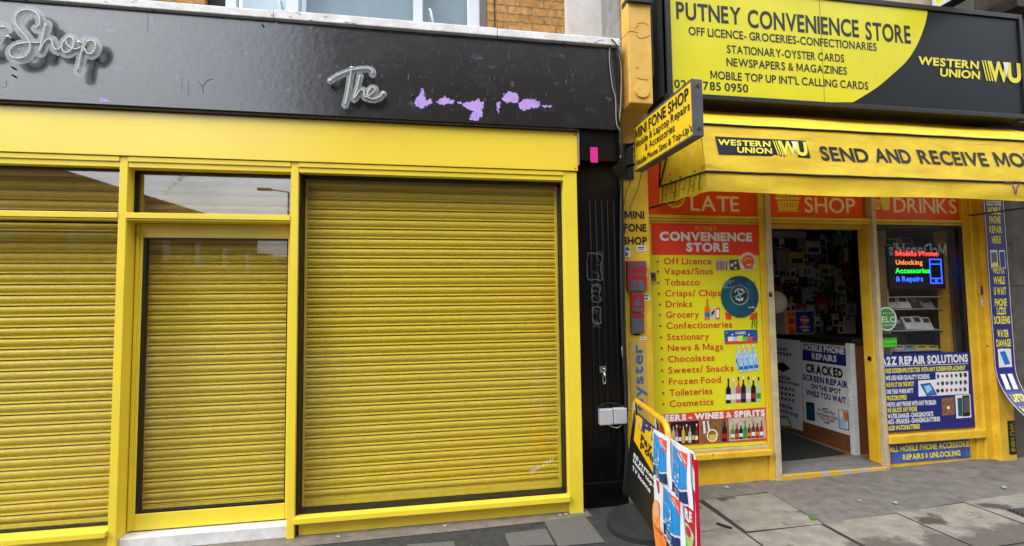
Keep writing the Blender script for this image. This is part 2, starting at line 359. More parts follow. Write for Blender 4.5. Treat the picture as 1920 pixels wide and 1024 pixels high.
def brick_mat(name, c1, c2, mortar, scale=1.0):
    m = bpy.data.materials.new(name); m.use_nodes = True; t = m.node_tree; b = t.nodes['Principled BSDF']; b.inputs['Roughness'].default_value = .85
    g = t.nodes.new('ShaderNodeNewGeometry'); sp = t.nodes.new('ShaderNodeSeparateXYZ'); cb = t.nodes.new('ShaderNodeCombineXYZ')
    t.links.new(g.outputs['Position'], sp.inputs[0]); t.links.new(sp.outputs['X'], cb.inputs['X']); t.links.new(sp.outputs['Z'], cb.inputs['Y'])
    nz = t.nodes.new('ShaderNodeTexNoise'); nz.inputs['Scale'].default_value = 9; nz.inputs['Detail'].default_value = 3
    sc = t.nodes.new('ShaderNodeVectorMath'); sc.operation = 'SCALE'; sc.inputs['Scale'].default_value = .012
    ad = t.nodes.new('ShaderNodeVectorMath'); t.links.new(nz.outputs['Color'], sc.inputs[0]); t.links.new(cb.outputs[0], ad.inputs[0]); t.links.new(sc.outputs[0], ad.inputs[1])
    k = t.nodes.new('ShaderNodeTexBrick'); k.inputs['Color1'].default_value = lin(c1); k.inputs['Color2'].default_value = lin(c2); k.inputs['Mortar'].default_value = lin(mortar)
    k.inputs['Scale'].default_value = 1; k.inputs['Brick Width'].default_value = .225*scale; k.inputs['Row Height'].default_value = .075*scale; k.inputs['Mortar Size'].default_value = .006*scale; k.inputs['Mortar Smooth'].default_value = .3
    t.links.new(ad.outputs[0], k.inputs['Vector'])
    n = t.nodes.new('ShaderNodeTexNoise'); n.inputs['Scale'].default_value = 25; n.inputs['Detail'].default_value = 8; t.links.new(g.outputs['Position'], n.inputs['Vector'])
    x = t.nodes.new('ShaderNodeMix'); x.data_type = 'RGBA'; x.blend_type = 'MULTIPLY'; x.inputs[0].default_value = .75
    r = t.nodes.new('ShaderNodeValToRGB'); r.color_ramp.elements[0].position = .3; r.color_ramp.elements[0].color = (.35, .3, .28, 1); r.color_ramp.elements[1].position = .6
    t.links.new(n.outputs['Fac'], r.inputs[0]); t.links.new(k.outputs['Color'], x.inputs[6]); t.links.new(r.outputs[0], x.inputs[7]); t.links.new(x.outputs[2], b.inputs['Base Color'])
    bp = t.nodes.new('ShaderNodeBump'); bp.inputs['Strength'].default_value = .6; bp.inputs['Distance'].default_value = .008; bp.invert = True
    t.links.new(k.outputs['Fac'], bp.inputs['Height']); t.links.new(bp.outputs[0], b.inputs['Normal'])
    return m
BRICK = brick_mat('london stock brick', '#b98a4c', '#9c7238', '#75603f')
# ================================================================== SETTING
mb = MB()
def sheet(mb, x0, x1, y0, y1, dz, m, n=24):
    vs = []; fs = []
    for i in range(n+1):
        x = x0+(x1-x0)*i/n
        vs += [(x, y0, ground_z(x)+dz), (x, y1, ground_z(x)+dz)]
    return mb.add(vs, [(2*i, 2*i+2, 2*i+3, 2*i+1) for i in range(n)], m)
sheet(mb, -80, 80, -80, 80, -.16, mat('road asphalt', '#3f3f40', .9, .2, 3, bump=.4, bs=120), 80)
tag(mb.build('road', org=(0, -6, 0)), kind='structure')
mb = MB(); sheet(mb, -30, 30, -1.6, 8.0, 0, DTARMAC, 120)
mb.box(-30, 30, -1.75, -1.6, -.5, -.05, STONE)
# tarmac repair in front of the store and the concrete slabs, laid 4 mm apart
def gpoly(mb, pts, dz, m):
    q = [Vector((x, y, ground_z(x)+dz)) for x, y in pts]
    a = sum(q[i].x*q[(i+1) % len(q)].y-q[(i+1) % len(q)].x*q[i].y for i in range(len(q)))
    if a < 0: q = q[::-1]
    return mb.add(q, [tuple(range(len(q)))], m)
for i in range(12):
    x0 = 1.62+i*.4; gpoly(mb, [(x0, 2.6), (x0+.4, 2.6), (x0+.4, 4.6), (x0, 4.6)], .004, TARMAC)
gpoly(mb, [(-4.2, 3.76), (-.9, 3.78), (.3, 3.80), (1.28, 3.84), (1.28, 3.99), (-.9, 3.99), (-4.2, 3.99)], .004, STRIP)
# small speckled slabs by the shutter shop
for q in ([(.585, 3.49), (.585, 3.685), (.886, 3.70), (.884, 3.44)], [(.90, 3.42), (.905, 3.825), (1.228, 3.875), (1.224, 3.41)], [(-.1, 3.3), (-.08, 3.655), (.23, 3.64), (.24, 3.3)], [(.25, 3.1), (.25, 3.42), (.57, 3.47), (.57, 3.1)], [(.585, 3.05), (.585, 3.47), (.884, 3.42), (.884, 3.05)]):
    gpoly(mb, q, .006, SSLAB)
# big slabs: a dark bed, then slabs with gaps
gpoly(mb, [(1.70, 1.0), (2.20, 1.0), (2.22, 3.95), (1.70, 3.9)], .008, JOINT)
gpoly(mb, [(2.20, 1.0), (2.83, 1.0), (2.86, 3.99), (2.22, 3.95)], .008, JOINT)
for i in range(8):
    x0 = 2.83+i*.5; gpoly(mb, [(x0, 1.0), (x0+.5, 1.0), (x0+.5, 3.345+.105*min(1, (x0+.5-2.83)/1.35)), (x0, 3.345+.105*min(1, (x0-2.83)/1.35))], .008, JOINT)
def slab(x0, x1, y0, y1, tx=0):
    n = 4; e = .008
    gpoly(mb, [(x0+e, y0+e), (x1-e, y0+e), (x1-e+tx*.2, y1-e+.02), (x0+e+tx*.2, y1-e)], .013, SLAB)
slab(1.70, 2.20, 3.40, 3.90); slab(1.70, 2.20, 2.75, 3.40); slab(1.70, 2.20, 2.0, 2.75)
slab(2.22, 2.84, 3.335, 3.945, .1); slab(2.20, 2.81, 2.7, 3.325); slab(2.2, 2.81, 2.0, 2.7)
slab(2.83, 3.48, 2.75, 3.36); slab(3.48, 4.14, 2.80, 3.40); slab(4.14, 4.75, 2.83, 3.44); slab(4.75, 5.4, 2.85, 3.45); slab(5.4, 6.0, 2.85, 3.45)
slab(2.83, 3.48, 2.0, 2.74); slab(3.48, 4.14, 2.0, 2.79); slab(4.14, 4.75, 2.0, 2.82)
tag(mb.build('pavement', org=(0, 3, 0)), kind='structure')
# ---- the other side of the street, seen only as reflections in the glass
t = thing('terrace_building', 'tall dark brick building across the street, mirrored in the shop glass', 'building', (12, -14, 0))
mb = MB(); mb.box(-4.8, 45, -22, -14, -.2, 16, BRICKRED); mb.build('wall', t)
gx = bpy.data.materials.new('far pane'); gx.use_nodes = True; gx.node_tree.nodes['Principled BSDF'].inputs['Base Color'].default_value = (.02, .025, .03, 1); gx.node_tree.nodes['Principled BSDF'].inputs['Roughness'].default_value = .1
for k in range(14):
    for z in (4.6, 8.2, 11.8): MB().box(-3.2+k*3.2, -1.8+k*3.2, -13.99, -13.96, z, z+2, gx).build('window', t)
mb = MB(); mb.box(-4, 40, -13.99, -13.90, 2.9, 3.9, DARKM); mb.build('fascia', t)
mb = MB(); mb.box(22, 31, -13.90, -13.84, 3.3, 4.9, DARKM); mb.text(Fr((0, -13.83, 0), (-1, 0, 0)), "McDonald's", -27.0, 3.85, 3.5, .62, mat('sign letter added glow', '#d8d8d8', emit=.35), .02, .01); mb.build('shop_sign', t)  # letter glow is added so their mirror image shows in the glass
t = thing('corner_building', 'long dark building receding down a side road, mirrored in the transom glass', 'building', (-22, -30, 0))
mb = MB(); mb.prism(Fr((0, 0, 0), (1, 0, 0), (0, 1, 0)), [(-22, -12), (-16.2, -48), (-40, -48), (-40, -12)], -.2, 9.6, BRICKRED); mb.build('wall', t)
for k in range(9):
    p = Vector((-22, -12, 0)).lerp(Vector((-16.2, -48, 0)), (k+.5)/9); MB().box(p.x-.3, p.x+.06, p.y-.8, p.y+.8, 5, 7, gx).build('window', t)
t = thing('distant_building', 'low distant building at the end of the side road, mirrored in the door glass', 'building', (-21, -72, 0))
MB().box(-34, -10, -76, -70, -.2, 7.6, BRICKRED).build('wall', t); MB().box(-26, -21.5, -75, -71, 7.6, 9.4, BRICKRED).build('roof', t); MB().box(-20.4, -19.2, -75, -71, 7.6, 9.0, BRICKRED).build('chimney', t)
t = thing('street_lamp', 'grey street lamp with one arm across the road, mirrored in the transom', 'street lamp', (-7.1, -22, 0))
mb = MB(); mb.tube([(-7.1, -22, -.1), (-7.1, -22, 1.2), (-7.1, -22, 8)], [.09, .09, .05], GREYM); mb.tube([(-7.1, -22, 7.98), (-8.0, -22, 8.1)], .04, GREYM); mb.build('pole', t)
mb = MB(); mb.box(-8.7, -8.0, -22.12, -21.88, 8.04, 8.16, GREYM); mb.build('lamp_head', t)
# ================================================================== SHUTTERED SHOP (left)
YL = 3.92
shop = thing('shop_building', 'black and yellow shuttered shop with a brick upper storey', 'shop', (-.8, 4.2, 0))
def bb(name, parent, *boxes, m=YEL, bevel=.003):
    q = MB()
    for b in boxes: q.box(*b, m)
    return q.build(name, parent, bevel)
# brick storey above with its window opening
mb = MB()
mb.box(-4.4, -1.70, 4.40, 4.75, 3.2, 6.5, BRICK); mb.box(.60, 1.31, 4.40, 4.75, 3.2, 6.5, BRICK); mb.box(-1.70, .60, 4.40, 4.75, 5.6, 6.5, BRICK); mb.box(-1.70, .60, 4.40, 4.75, 3.2, 3.86, BRICK)
mb.build('wall', shop)
bb('rendered_pier', shop, (1.31, 1.80, 4.34, 4.75, 3.2, 6.5), m=RENDER)
uw = bb('upper_window', shop, (-1.55, -1.47, 4.42, 4.50, 3.86, 5.6), (-1.075, -.985, 4.40, 4.50, 3.86, 5.6), (-.045, .035, 4.40, 4.50, 3.86, 5.6), (.44, .535, 4.42, 4.50, 3.86, 5.6),
        (-1.47, -1.075, 4.43, 4.50, 3.86, 3.93), (-.985, -.045, 4.43, 4.50, 3.86, 3.93), (.035, .44, 4.43, 4.50, 3.86, 3.93), m=WHITEF)
bb('reveal', uw, (.538, .598, 4.405, 4.6, 3.865, 5.6), m=mat('grey brown reveal', '#6a625c', .8))
bb('reveal', uw, (-1.698, -1.555, 4.46, 4.6, 3.865, 5.6), m=mat('black reveal', '#16130f', .8))
for x0, x1 in ((-1.47, -1.075), (-.985, -.045), (.035, .44)): bb('pane', uw, (x0, x1, 4.465, 4.471, 3.93, 5.6), m=GLASSUP, bevel=0)
for x, y in ((1.0*0-.92*0-1.13, 4.40), (.115, 4.40)):
    q = MB(); q.tube([(x-.02, y+.03, 4.19), (x-.01, y-.01, 4.15), (x+.005, y, 4.08), (x+.02, y+.01, 4.02)], .009, WHITEF); q.build('handle', uw, smooth=True)
bb('backdrop', uw, (-1.47, .44, 4.56, 4.57, 3.87, 5.6), m=mat('pale blue grey blind', '#c9d2d8', .8, .08, 3))  # pale board behind the panes puts the reflected sky tone into its colour
q = MB(); q.tube([(.665, 4.392, 6), (.665, 4.392, 5), (.663, 4.392, 3.8)], .005, BROWN); q.build('drip_line', shop)
# fascia
fb = bb('fascia_board', shop, (-4.4, 1.60, 3.86, 4.40, 2.99, 3.668), m=BLACKP)
bb('fascia_return', shop, (1.252, 1.60, 3.90, 4.0115, 2.7425, 2.988), m=PILBLACK)
mb = MB()
xs = [-4.4, -3.1, -1.02, .6, 1.60]
for a, b in zip(xs, xs[1:]): mb.box(a+.002, b-.002, 3.825+.004*math.sin(a*7), 4.42, 3.668, 3.728+.006*math.sin(a*5), CAP)
mb.build('capping', shop, .006)
mb = MB(); mb.box(-4.4, 1.256, 3.872, 3.93, 2.972, 2.988, BROWN); mb.box(1.249, 1.256, 3.885, 3.93, 2.70, 2.972, mat('peeled timber edge', '#a88f86', .8, .3, 40)); mb.build('shadow_line_and_edge', shop)  # brown strip paints the shadow line under the fascia; pale piece is peeled edge
FAS = wall(3.86)
# bare lilac paint where letters were torn off
blobs = [[(650, 575), (670, 545), (683, 530), (686, 500), (700, 498), (710, 535), (715, 565), (740, 555), (758, 575), (735, 590), (715, 600), (690, 612), (660, 600)],
 [(775, 570), (800, 560), (820, 543), (845, 555), (875, 565), (870, 587), (830, 588), (790, 585)], [(890, 568), (910, 570), (912, 583), (896, 580)],
 [(915, 583), (935, 580), (965, 572), (990, 568), (1015, 555), (1020, 575), (1045, 572), (1035, 610), (1030, 650), (1005, 682), (958, 678), (965, 650), (980, 630), (950, 610)],
 [(1115, 580), (1136, 573), (1130, 610), (1122, 648), (1114, 620)], [(1145, 555), (1165, 525), (1190, 515), (1220, 520), (1240, 545), (1235, 572), (1200, 578), (1160, 575)],
 [(1235, 580), (1270, 560), (1310, 556), (1355, 575), (1350, 600), (1310, 612), (1260, 627), (1240, 605)], [(1362, 594), (1420, 593), (1420, 605), (1370, 604)]]
for B in blobs:
    mb = MB(); P = [FAS.px(560+x/3, y/3) for x, y in B]
    u0, u1 = min(p[0] for p in P)-.02, max(p[0] for p in P)+.02; v0, v1 = min(p[1] for p in P)-.02, max(p[1] for p in P)+.02
    def tst(u, v, P=P):
        k = .012; return inside((u+k*noise2(u, v, 55)+.010*noise2(u, v, 130), v+k*noise2(u+9, v, 55)+.006*noise2(u+5, v, 150)), P)
    raster(mb, FAS, tst, u0, u1, v0, v1, .004, .002, LILAC); mb.build('bare_paint', fb)
mb = MB(); mb.flatpx(FAS, [(187, 183), (200, 187), (213, 192), (187, 192)], .002, LILAC); mb.build('bare_paint', fb)
mb = MB(); mb.flatpx(FAS, [(2, 152), (13, 151), (12, 163), (3, 165)], .002, mat('scuffed grey paint', '#8f8f98', .6)); mb.build('bare_paint', fb)
for x, y in ((773, 180), (927, 187), (1004, 186), (493, 48), (27, 143), (26, 128)):
    u, v = FAS.px(x, y); MB().tube([FAS.P(u, v, -.01), FAS.P(u, v, .02)], .006, CHROME if x > 600 else BLACK).build('fixing', fb)
# long cracks and scrapes in the paint
mb = MB()
random.seed(3)
CR = mat('crack', '#0c0c0e', .5); SC = mat('pale scrape', '#4c4d53', .6)
for P in ([(372, 153), (380, 165), (381, 175)], [(380, 163), (388, 152), (400, 148)], [(583, 60), (590, 78), (589, 96)], [(598, 58), (592, 75)], [(341, 145), (341, 172)], [(353, 150), (353, 180)], [(277, 22), (277, 60)]):
    mb.stroke(FAS, [FAS.px(*p) for p in smooth_path(P, 4)], .0034 if len(P) > 2 else .0014, .002, CR)
for i in range(70):
    x, y = random.uniform(560, 1130), random.uniform(70, 225); y = max(y, 45+x*.075-30); a = random.uniform(-.5, .5); l = random.uniform(4, 16)
    if y > 172+x*.045: continue
    mb.stroke(FAS, [FAS.px(x, y), FAS.px(x+l*math.sin(a)*.6, y+l*math.cos(a))], .002, .0025, SC)
mb.build('scratch', shop)
# yellow header panel and frame
hp = bb('header_panel', shop, (-4.4, 1.248, 3.905, 3.96, 2.656, 2.970), m=YELPANEL)
q = MB()
for x, z in ((1.228, 2.945), (1.228, 2.675)): q.disc(wall(3.905), x, z, .006, .001, DARKM, 10)
q.build('screw', hp)
def post(x0, x1, y1, zb=-.02): return bb('post', shop, (x0, x1, YL, y1, zb, 2.652))
post(-2.022, -1.972, 4.06); post(-.912, -.860, 4.06); post(1.131, 1.241, 4.06, -.005)
for x0, x1 in ((-4.4, -2.0225), (-1.9715, -.9125), (-.8595, 1.1305)):
    bb('head_rail', shop, (x0, x1, YL-.006, 4.06, 2.618, 2.652), (x0, x1, YL+.004, 4.06, 2.580, 2.6175))
for x0, x1 in ((-4.4, -2.0225), (-1.9715, -.9125)): bb('cross_rail', shop, (x0, x1, YL-.006, 4.06, 2.225, 2.264), (x0, x1, YL+.004, 4.06, 2.212, 2.2245))
# transom lights
def pane_box(name, x0, x1, z0, z1, parent, y=4.0, rev=True):
    fr = MB(); w = .010
    if rev:
        fr.box(x0, x0+w, y-.02, y+.05, z0, z1, GASK); fr.box(x1-w, x1, y-.02, y+.05, z0, z1, GASK); fr.box(x0+w, x1-w, y-.02, y+.05, z1-w, z1, GASK); fr.box(x0+w, x1-w, y-.02, y+.05, z0, z0+w, GASK)
    o = fr.build(name, parent)
    g = MB(); g.box(x0+w, x1-w, y, y+.006, z0+w, z1-w, GLASST); p = g.build('pane', o)
    return o, p
t1, p1 = pane_box('transom_window', -4.4, -2.0225, 2.264, 2.580, shop)
t2, p2 = pane_box('transom_window', -1.9715, -.9125, 2.264, 2.580, shop, 4.03)
# chalk pen measurements on the glass
PEN = mat('white marker', '#d8d8d8', .7)
def pen(parent, st, y, x0, y0, x1, y1, cap):
    fr = wall(y); a = fr.px(x0, y0); b = fr.px(x1, y1); r = math.atan2(b[1]-a[1], b[0]-a[0]); _, v = fr.px(x0, y0-cap)
    q = MB(); q.text(fr, st, a[0], a[1], math.hypot(b[0]-a[0], b[1]-a[1]), v-a[1], PEN, -.012, .002, .25, r); return q
pen(p2, '339 x 1010', 4.03, 309, 366, 350, 328, 7).build('marker_note', p2)
w1 = MB().box(-4.4, -2.03, 3.96, 4.0, .02, .115, YEL)
win1 = w1.build('shop_window', shop, .003)
bb('sill', win1, (-4.4, -2.0225, YL-.03, 4.05, .115, .152))
g = MB(); g.box(-4.4, -2.0225, 4.01, 4.05, .152, .166, GASK); g.box(-2.032, -2.0225, 4.0, 4.05, .166, 2.212, GASK); g.box(-4.4, -2.032, 4.0, 4.05, 2.202, 2.212, GASK); g.build('gasket', win1)
g = MB(); g.box(-4.4, -2.032, 4.02, 4.026, .166, 2.202, GLASS); g.build('pane', win1)
# plinths
w3 = MB().box(-.842, 1.1305, 3.965, 4.01, -.01, .098, YEL).build('shop_window', shop, .003)
bb('sill', w3, (-.8595, 1.1305, YL-.03, 4.07, .098, .137))
g = MB(); g.box(-.8595, -.847, 3.955, 4.07, .137, 2.58, GASK); g.box(1.119, 1.1305, 3.99, 4.07, .15, 2.58, GASK); g.box(-.847, 1.119, 3.99, 4.07, 2.566, 2.58, GASK); g.box(-.847, 1.119, 3.965, 4.07, .1375, .15, GASK); g.build('gasket', w3)
g = MB(); g.box(-.847, 1.119, 4.03, 4.036, .15, 2.566, GLASS); p3 = g.build('pane', w3)
pen(p3, '2843 x 1943', 4.03, 994, 889, 1038, 864, 7).build('marker_note', p3)
# door leaf
YD = 4.05
door = bb('door', shop, (-1.9715, -1.925, YD, YD+.05, .085, 2.21), (-.955, -.9125, YD, YD+.05, .085, 2.21), (-1.925, -.955, YD, YD+.05, 2.11, 2.21), (-1.925, -.955, YD-.002, YD+.05, .085, .196))
bb('door_stop', door, (-1.965, -1.945, YD-.014, YD-.001, .09, 2.2))
bb('threshold', door, (-1.970, -.914, 3.95, 4.09, -.01, .075), m=mat('pale metal threshold', '#dedcda', .5, .15, 14))
g = MB(); g.box(-1.925, -1.905, YD+.004, YD+.05, .196, 2.11, GASK); g.box(-.963, -.955, YD+.004, YD+.05, .196, 2.11, GASK); g.box(-1.905, -.963, YD+.004, YD+.05, 2.098, 2.11, GASK); g.box(-1.905, -.963, YD+.004, YD+.05, .196, .208, GASK); g.build('gasket', door)
g = MB(); g.box(-1.905, -.963, YD+.02, YD+.026, .208, 2.098, GLASS); g.build('pane', door)
# roller shutters behind the glass
def shutter(x0, x1, z0, z1, y):
    P = .0745; n = int((z1-z0)/P)+1; prof = []
    for k in range(n):
        zt = z1-k*P
        for t, d in ((0, -.006), (.015, .004), (.05, .009), (.12, .0135), (.22, .0168), (.34, .018), (.46, .0165), (.57, .0125), (.66, .007), (.71, .002), (.73, .0015), (.80, .010), (.86, .0165), (.895, .0175), (.915, .014), (.93, -.006)):
            if zt-t*P > z0: prof.append((zt-t*P, y-d))
    vs = []
    for z, yy in prof: vs += [(x0, yy, z), (x1, yy, z)]
    q = MB(); q.add(vs, [(2*i, 2*i+2, 2*i+3, 2*i+1) for i in range(len(prof)-1)], SHUT)
    o = q.build('roller_shutter', shop, smooth=False)
    return o
SHUTB = mat('yellow shutter rail', '#e0c53a', .4, .1, 20)
for x0, x1, z0, z1, y in ((-4.4, -2.0, .165, 2.75, 4.15), (-1.99, -.90, .205, 2.75, 4.19), (-.83, 1.095, .195, 2.64, 4.11)):
    o = shutter(x0, x1, z0, z1, y)
    bb('bottom_bar', o, (x0, x1, y-.014, y+.012, z0-.20, z0-.002), m=SHUTB)
    bb('guide', o, (x1+.001, x1+.022, y-.03, y+.03, .12, z1-.02), m=SHUTB)
    if x0 > -1: bb('guide', o, (x0-.016, x0-.001, y-.03, y+.03, .14, z1-.02), m=SHUTB)
bb('room_back', shop, (-4.4, 1.25, 4.30, 4.39, -.05, 2.98), m=DARKIN, bevel=0)
# black fluted pilaster
mb = MB(); mb.box(1.243, 1.64, 4.012, 4.35, -.05, 2.95, PILBLACK)
for i, x in enumerate((1.375, 1.425, 1.478, 1.528, 1.58)):
    mb.tube([(x, 4.010, .50+.01*i), (x, 4.010, 2.44+.01*(i % 2))], .009, PILBLACK, 8)
pil = mb.build('pilaster', shop, smooth=False)
mb = MB(); mb.box(1.243, 1.64, 3.992, 4.011, -.05, .19, PILBLACK); mb.build('pilaster_base', pil, .006)
# scraped outlines of old stickers
mb = MB(); PF = wall(4.0); GR = mat('grey glue residue', '#6f6f70', .7); random.seed(11)
for x0, y0, x1, y1 in ((1101, 475, 1128, 523), (1110, 534, 1125, 565), (1111, 576, 1126, 605)):
    for k in range(3):
        pts = [(x0, y0), ((x0+x1)/2, y0+random.uniform(-2, 4)), (x1, y0+random.uniform(0, 6)), (x1-1, (y0+y1)/2), (x1+random.uniform(-2, 2), y1), ((x0+x1)/2, y1+1), (x0+1, y1), (x0, (y0+y1)/2), (x0, y0)]
        mb.stroke(PF, [PF.px(a+random.uniform(-1.5, 1.5), b+random.uniform(-1.5, 1.5)) for a, b in smooth_path(pts, 3)], .0022, .003, GR)
    for k in range(6):
        a, b = random.uniform(x0, x1), random.uniform(y0, y1)
        mb.stroke(PF, [PF.px(*p) for p in smooth_path([(a, b), (a+random.uniform(-8, 8), b+random.uniform(-6, 6)), (a+random.uniform(-9, 9), b+random.uniform(2, 14))], 4)], .002, .003, GR)
mb.build('sticker_residue', pil)
# neon word signs
def neon(name, label, org, scale, off, strokes, hw, standoff=.06, studs=()):
    fr = wall(3.86-standoff)
    P = [[fr.px(off[0]+p[0]/scale, off[1]+p[1]/scale) for p in smooth_path(s, 6)] for s in strokes]
    allp = [p for s in P for p in s]
    t = thing(name, label, 'neon sign', (sum(p[0] for p in allp)/len(allp), 3.86, min(p[1] for p in allp)))
    def near(u, v):
        for s in P:
            for p in s:
                if (p[0]-u)**2+(p[1]-v)**2 < hw*hw: return True
        return False
    q = MB(); raster(q, fr, near, min(p[0] for p in allp)-hw, max(p[0] for p in allp)+hw, min(p[1] for p in allp)-hw, max(p[1] for p in allp)+hw, .004, 0, ACRYL); q.build('backing', t, solid=.005)
    for s in P:
        q = MB(); q.tube([fr.P(p[0], p[1], .014) for p in s], .0055, TUBEW, 8); q.build('tube', t, smooth=True)
    for x, y in studs:
        u, v = fr.px(off[0]+x/scale, off[1]+y/scale); q = MB(); q.tube([fr.P(u, v, -standoff), fr.P(u, v, .02)], .008, CHROME); q.build('stud', t, smooth=True)
    return t
neon('neon_word_sign', 'unlit white neon script reading Shop on a clear cut-out backing', 0, 6.4, (0, 0),
 [[(445, 350), (490, 320), (495, 250), (470, 190), (410, 150), (330, 135), (250, 165), (210, 230), (215, 300), (260, 370), (320, 440), (365, 500), (385, 570), (375, 630), (330, 690), (250, 715), (170, 700), (135, 650), (150, 600), (210, 555), (290, 535), (380, 525), (500, 530)],
  [(570, 300), (530, 470), (490, 640), (540, 540), (590, 490), (630, 490), (650, 540), (665, 585), (700, 612), (745, 590), (770, 540), (790, 500)],
  [(840, 462), (780, 520), (760, 590), (790, 640), (840, 640), (890, 590), (905, 530), (890, 480), (850, 460), (815, 490), (820, 540), (870, 590), (930, 605), (990, 580)],
  [(1030, 490), (1000, 620), (950, 870)], [(1010, 640), (1040, 545), (1090, 505), (1140, 510), (1165, 560), (1150, 620), (1110, 660), (1060, 650), (1035, 600)]], .033, studs=((965, 520), (115, 452)))
neon('neon_word_sign', 'unlit white neon script reading The beside torn lilac patches', 0, 3, (560, 0),
 [[(180, 455), (230, 425), (300, 400), (370, 390), (410, 398), (416, 420)], [(297, 395), (290, 450), (275, 540), (262, 592)], [(345, 430), (330, 500), (312, 560), (345, 515), (365, 510), (370, 540), (378, 552), (395, 545), (425, 520), (430, 502), (413, 497), (395, 515), (388, 542), (410, 562), (450, 553), (475, 530)]], .026, studs=((178, 458), (478, 528), (300, 385)))
neon('neon_word_sign', 'tail end of an unlit neon word cut by the left edge', 0, 6.4, (0, 0), [[(-330, 420), (-240, 350), (-120, 335), (0, 330), (80, 345)], [(-250, 560), (-160, 590), (-70, 520), (-20, 440)]], .042)
# small things on the pilaster
def card(name, label, cat, fr, x0, y0, x1, y1, m, th=.003, lines=(), group=None, bev=0):
    q = MB(); u0, v0 = fr.px(x0, y1); u1, v1 = fr.px(x1, y0); q.fbox(fr, u0, u1, v0, v1, .0005, th, m)
    for (a, b, c, d, mm) in lines: q.rectpx(fr, a, b, c, d, th+.0012, mm)
    return tag(q.build(name, bevel=bev), label, cat, group)
card('plastic_plate', 'bright pink plastic plate on the black fascia end', 'plate', wall(3.90), 1107, 277, 1120, 305, PINK, .008)
PF = wall(4.0)
t = thing('padlock_hook', 'chrome hook on a square plate on the black pilaster', 'hook', PF.P(*PF.px(1130, 715)))
q = MB(); u0, v0 = PF.px(1124, 699); u1, v1 = PF.px(1136, 686); q.fbox(PF, u0, u1, v0, v1, .0, .006, CHROME); q.build('plate', t)
q = MB(); u, v = PF.px(1131, 693); d, _ = PF.px(1134, 693); q.tube([PF.P(*PF.px(*p), .02) for p in ((1130, 690), (1134, 693), (1131, 698), (1129, 706), (1128.5, 714), (1131, 720), (1134, 716), (1133, 706), (1132, 699))], .0045, CHROME); q.build('hook', t, smooth=True)
def junction(label, x0, x1, y0, y1):
    t = thing('junction_box', label, 'junction box', PF.P(*PF.px((x0+x1)/2, y1)), 'grey junction boxes on the black pilaster')
    q = MB(); u0, v0 = PF.px(x0, y1); u1, v1 = PF.px(x1, y0); q.fbox(PF, u0, u1, v0, v1, -.008, .045, GREYBOX); q.build('lid', t, .008)
    q = MB()
    for a, b in ((.1, .1), (.9, .1), (.1, .9), (.9, .9)): q.disc(PF, u0+(u1-u0)*a, v0+(v1-v0)*b, .003, .0465, DARKM, 8)
    q.build('screw', t)
junction('pale grey junction box nearer the yellow window frame', 1122, 1146.5, 765, 796)
junction('pale grey junction box nearer the hanging black cables', 1148, 1172, 763, 794)
# ================================================================== CONVENIENCE STORE (right)
YR = 4.24
store = thing('store_building', 'yellow fronted convenience store with an open doorway and cream wall above', 'shop', (3.7, 5, .03))
bb('wall', store, (1.96, 6.6, 4.42, 4.75, 2.9, 6.5), m=CREAM, bevel=0)
uw2 = bb('upper_window', store, (5.50, 5.60, 4.40, 4.419, 4.2, 5.6), m=WHITEF)
bb('pane', uw2, (5.60, 6.05, 4.405, 4.419, 4.2, 5.6), m=GLASSUP, bevel=0)
# left pilaster and its console bracket with a disc
lp = bb('pilaster', store, (1.645, 1.952, 4.14, 4.40, -.05, 3.0), m=STORE_Y, bevel=.006)
ZY = Fr((0, 0, 0), (0, 1, 0), (0, 0, 1))       # side profile, u = depth
prof = [(4.40, 4.75), (3.80, 4.75), (3.80, 3.195)]+[(3.80+.32*math.sin(a)**1.0, 3.19-.24*(1-math.cos(a))) for a in [math.radians(d) for d in range(8, 91, 10)]]+[(4.12, 2.93), (4.40, 2.93)]
q = MB(); fr = Fr((1.657, 0, 0), (0, 1, 0), (0, 0, 1)); q.prism(fr, prof, 0, .2, OCHRE); cb = q.build('console_bracket', store, .008)
q = MB(); q.prism(Fr((1.640, 0, 0), (0, 1, 0), (0, 0, 1)), [(4.40, 4.75), (3.93, 4.75), (3.93, 3.2), (4.1, 2.99), (4.4, 2.99)], 0, .016, GREYP); q.build('side_strip', cb)
q = MB(); fr = wall(3.80); u, v = fr.px(1203.5, 170); q.prism(fr, [(u+.062*math.cos(6.2832*i/40), v+.062*math.sin(6.2832*i/40)) for i in range(40)], 0, .014, OCHRE); q.build('disc', cb, .004)
q = MB(); q.box(1.652, 1.862, 3.77, 3.9, 4.02, 4.06, DARKM); q.build('drip_moulding', cb)
q = MB(); q.box(1.870, 1.90, 3.86, 4.4, 3.45, 4.4, BROWN); q.box(1.872, 1.898, 3.9, 4.4, 3.28, 3.45, GREYP); q.build('rough_joint', store)
q = MB()
CRK = mat('ochre crack', '#4a3a22', .9); f8 = wall(3.80)
for P in ([(1178, 60), (1172, 67), (1166, 73), (1160, 76)], [(1178, 60), (1185, 59), (1196, 62)], [(1195, 45), (1205, 43), (1216, 47)], [(1192, 66), (1200, 72), (1212, 70), (1219, 66)], [(1190, 54), (1198, 48)], [(1193, 146), (1203, 149), (1215, 150)], [(1180, 215), (1179, 228)]):
    q.stroke(f8, [f8.px(*p) for p in smooth_path(P, 4)], .004, .002, CRK)
q.build('crack', cb)
bb('fixing_plate', store, (1.665, 1.815, 4.118, 4.139, 2.66, 2.985), m=DARKM)
# right pilaster
bb('pilaster', store, (5.485, 5.665, 4.145, 4.45, .02, 3.3), m=STORE_Y, bevel=.006)
bb('pilaster', store, (5.405, 5.4845, 4.215, 4.45, .02, 3.3), m=STORE_Y, bevel=.004)
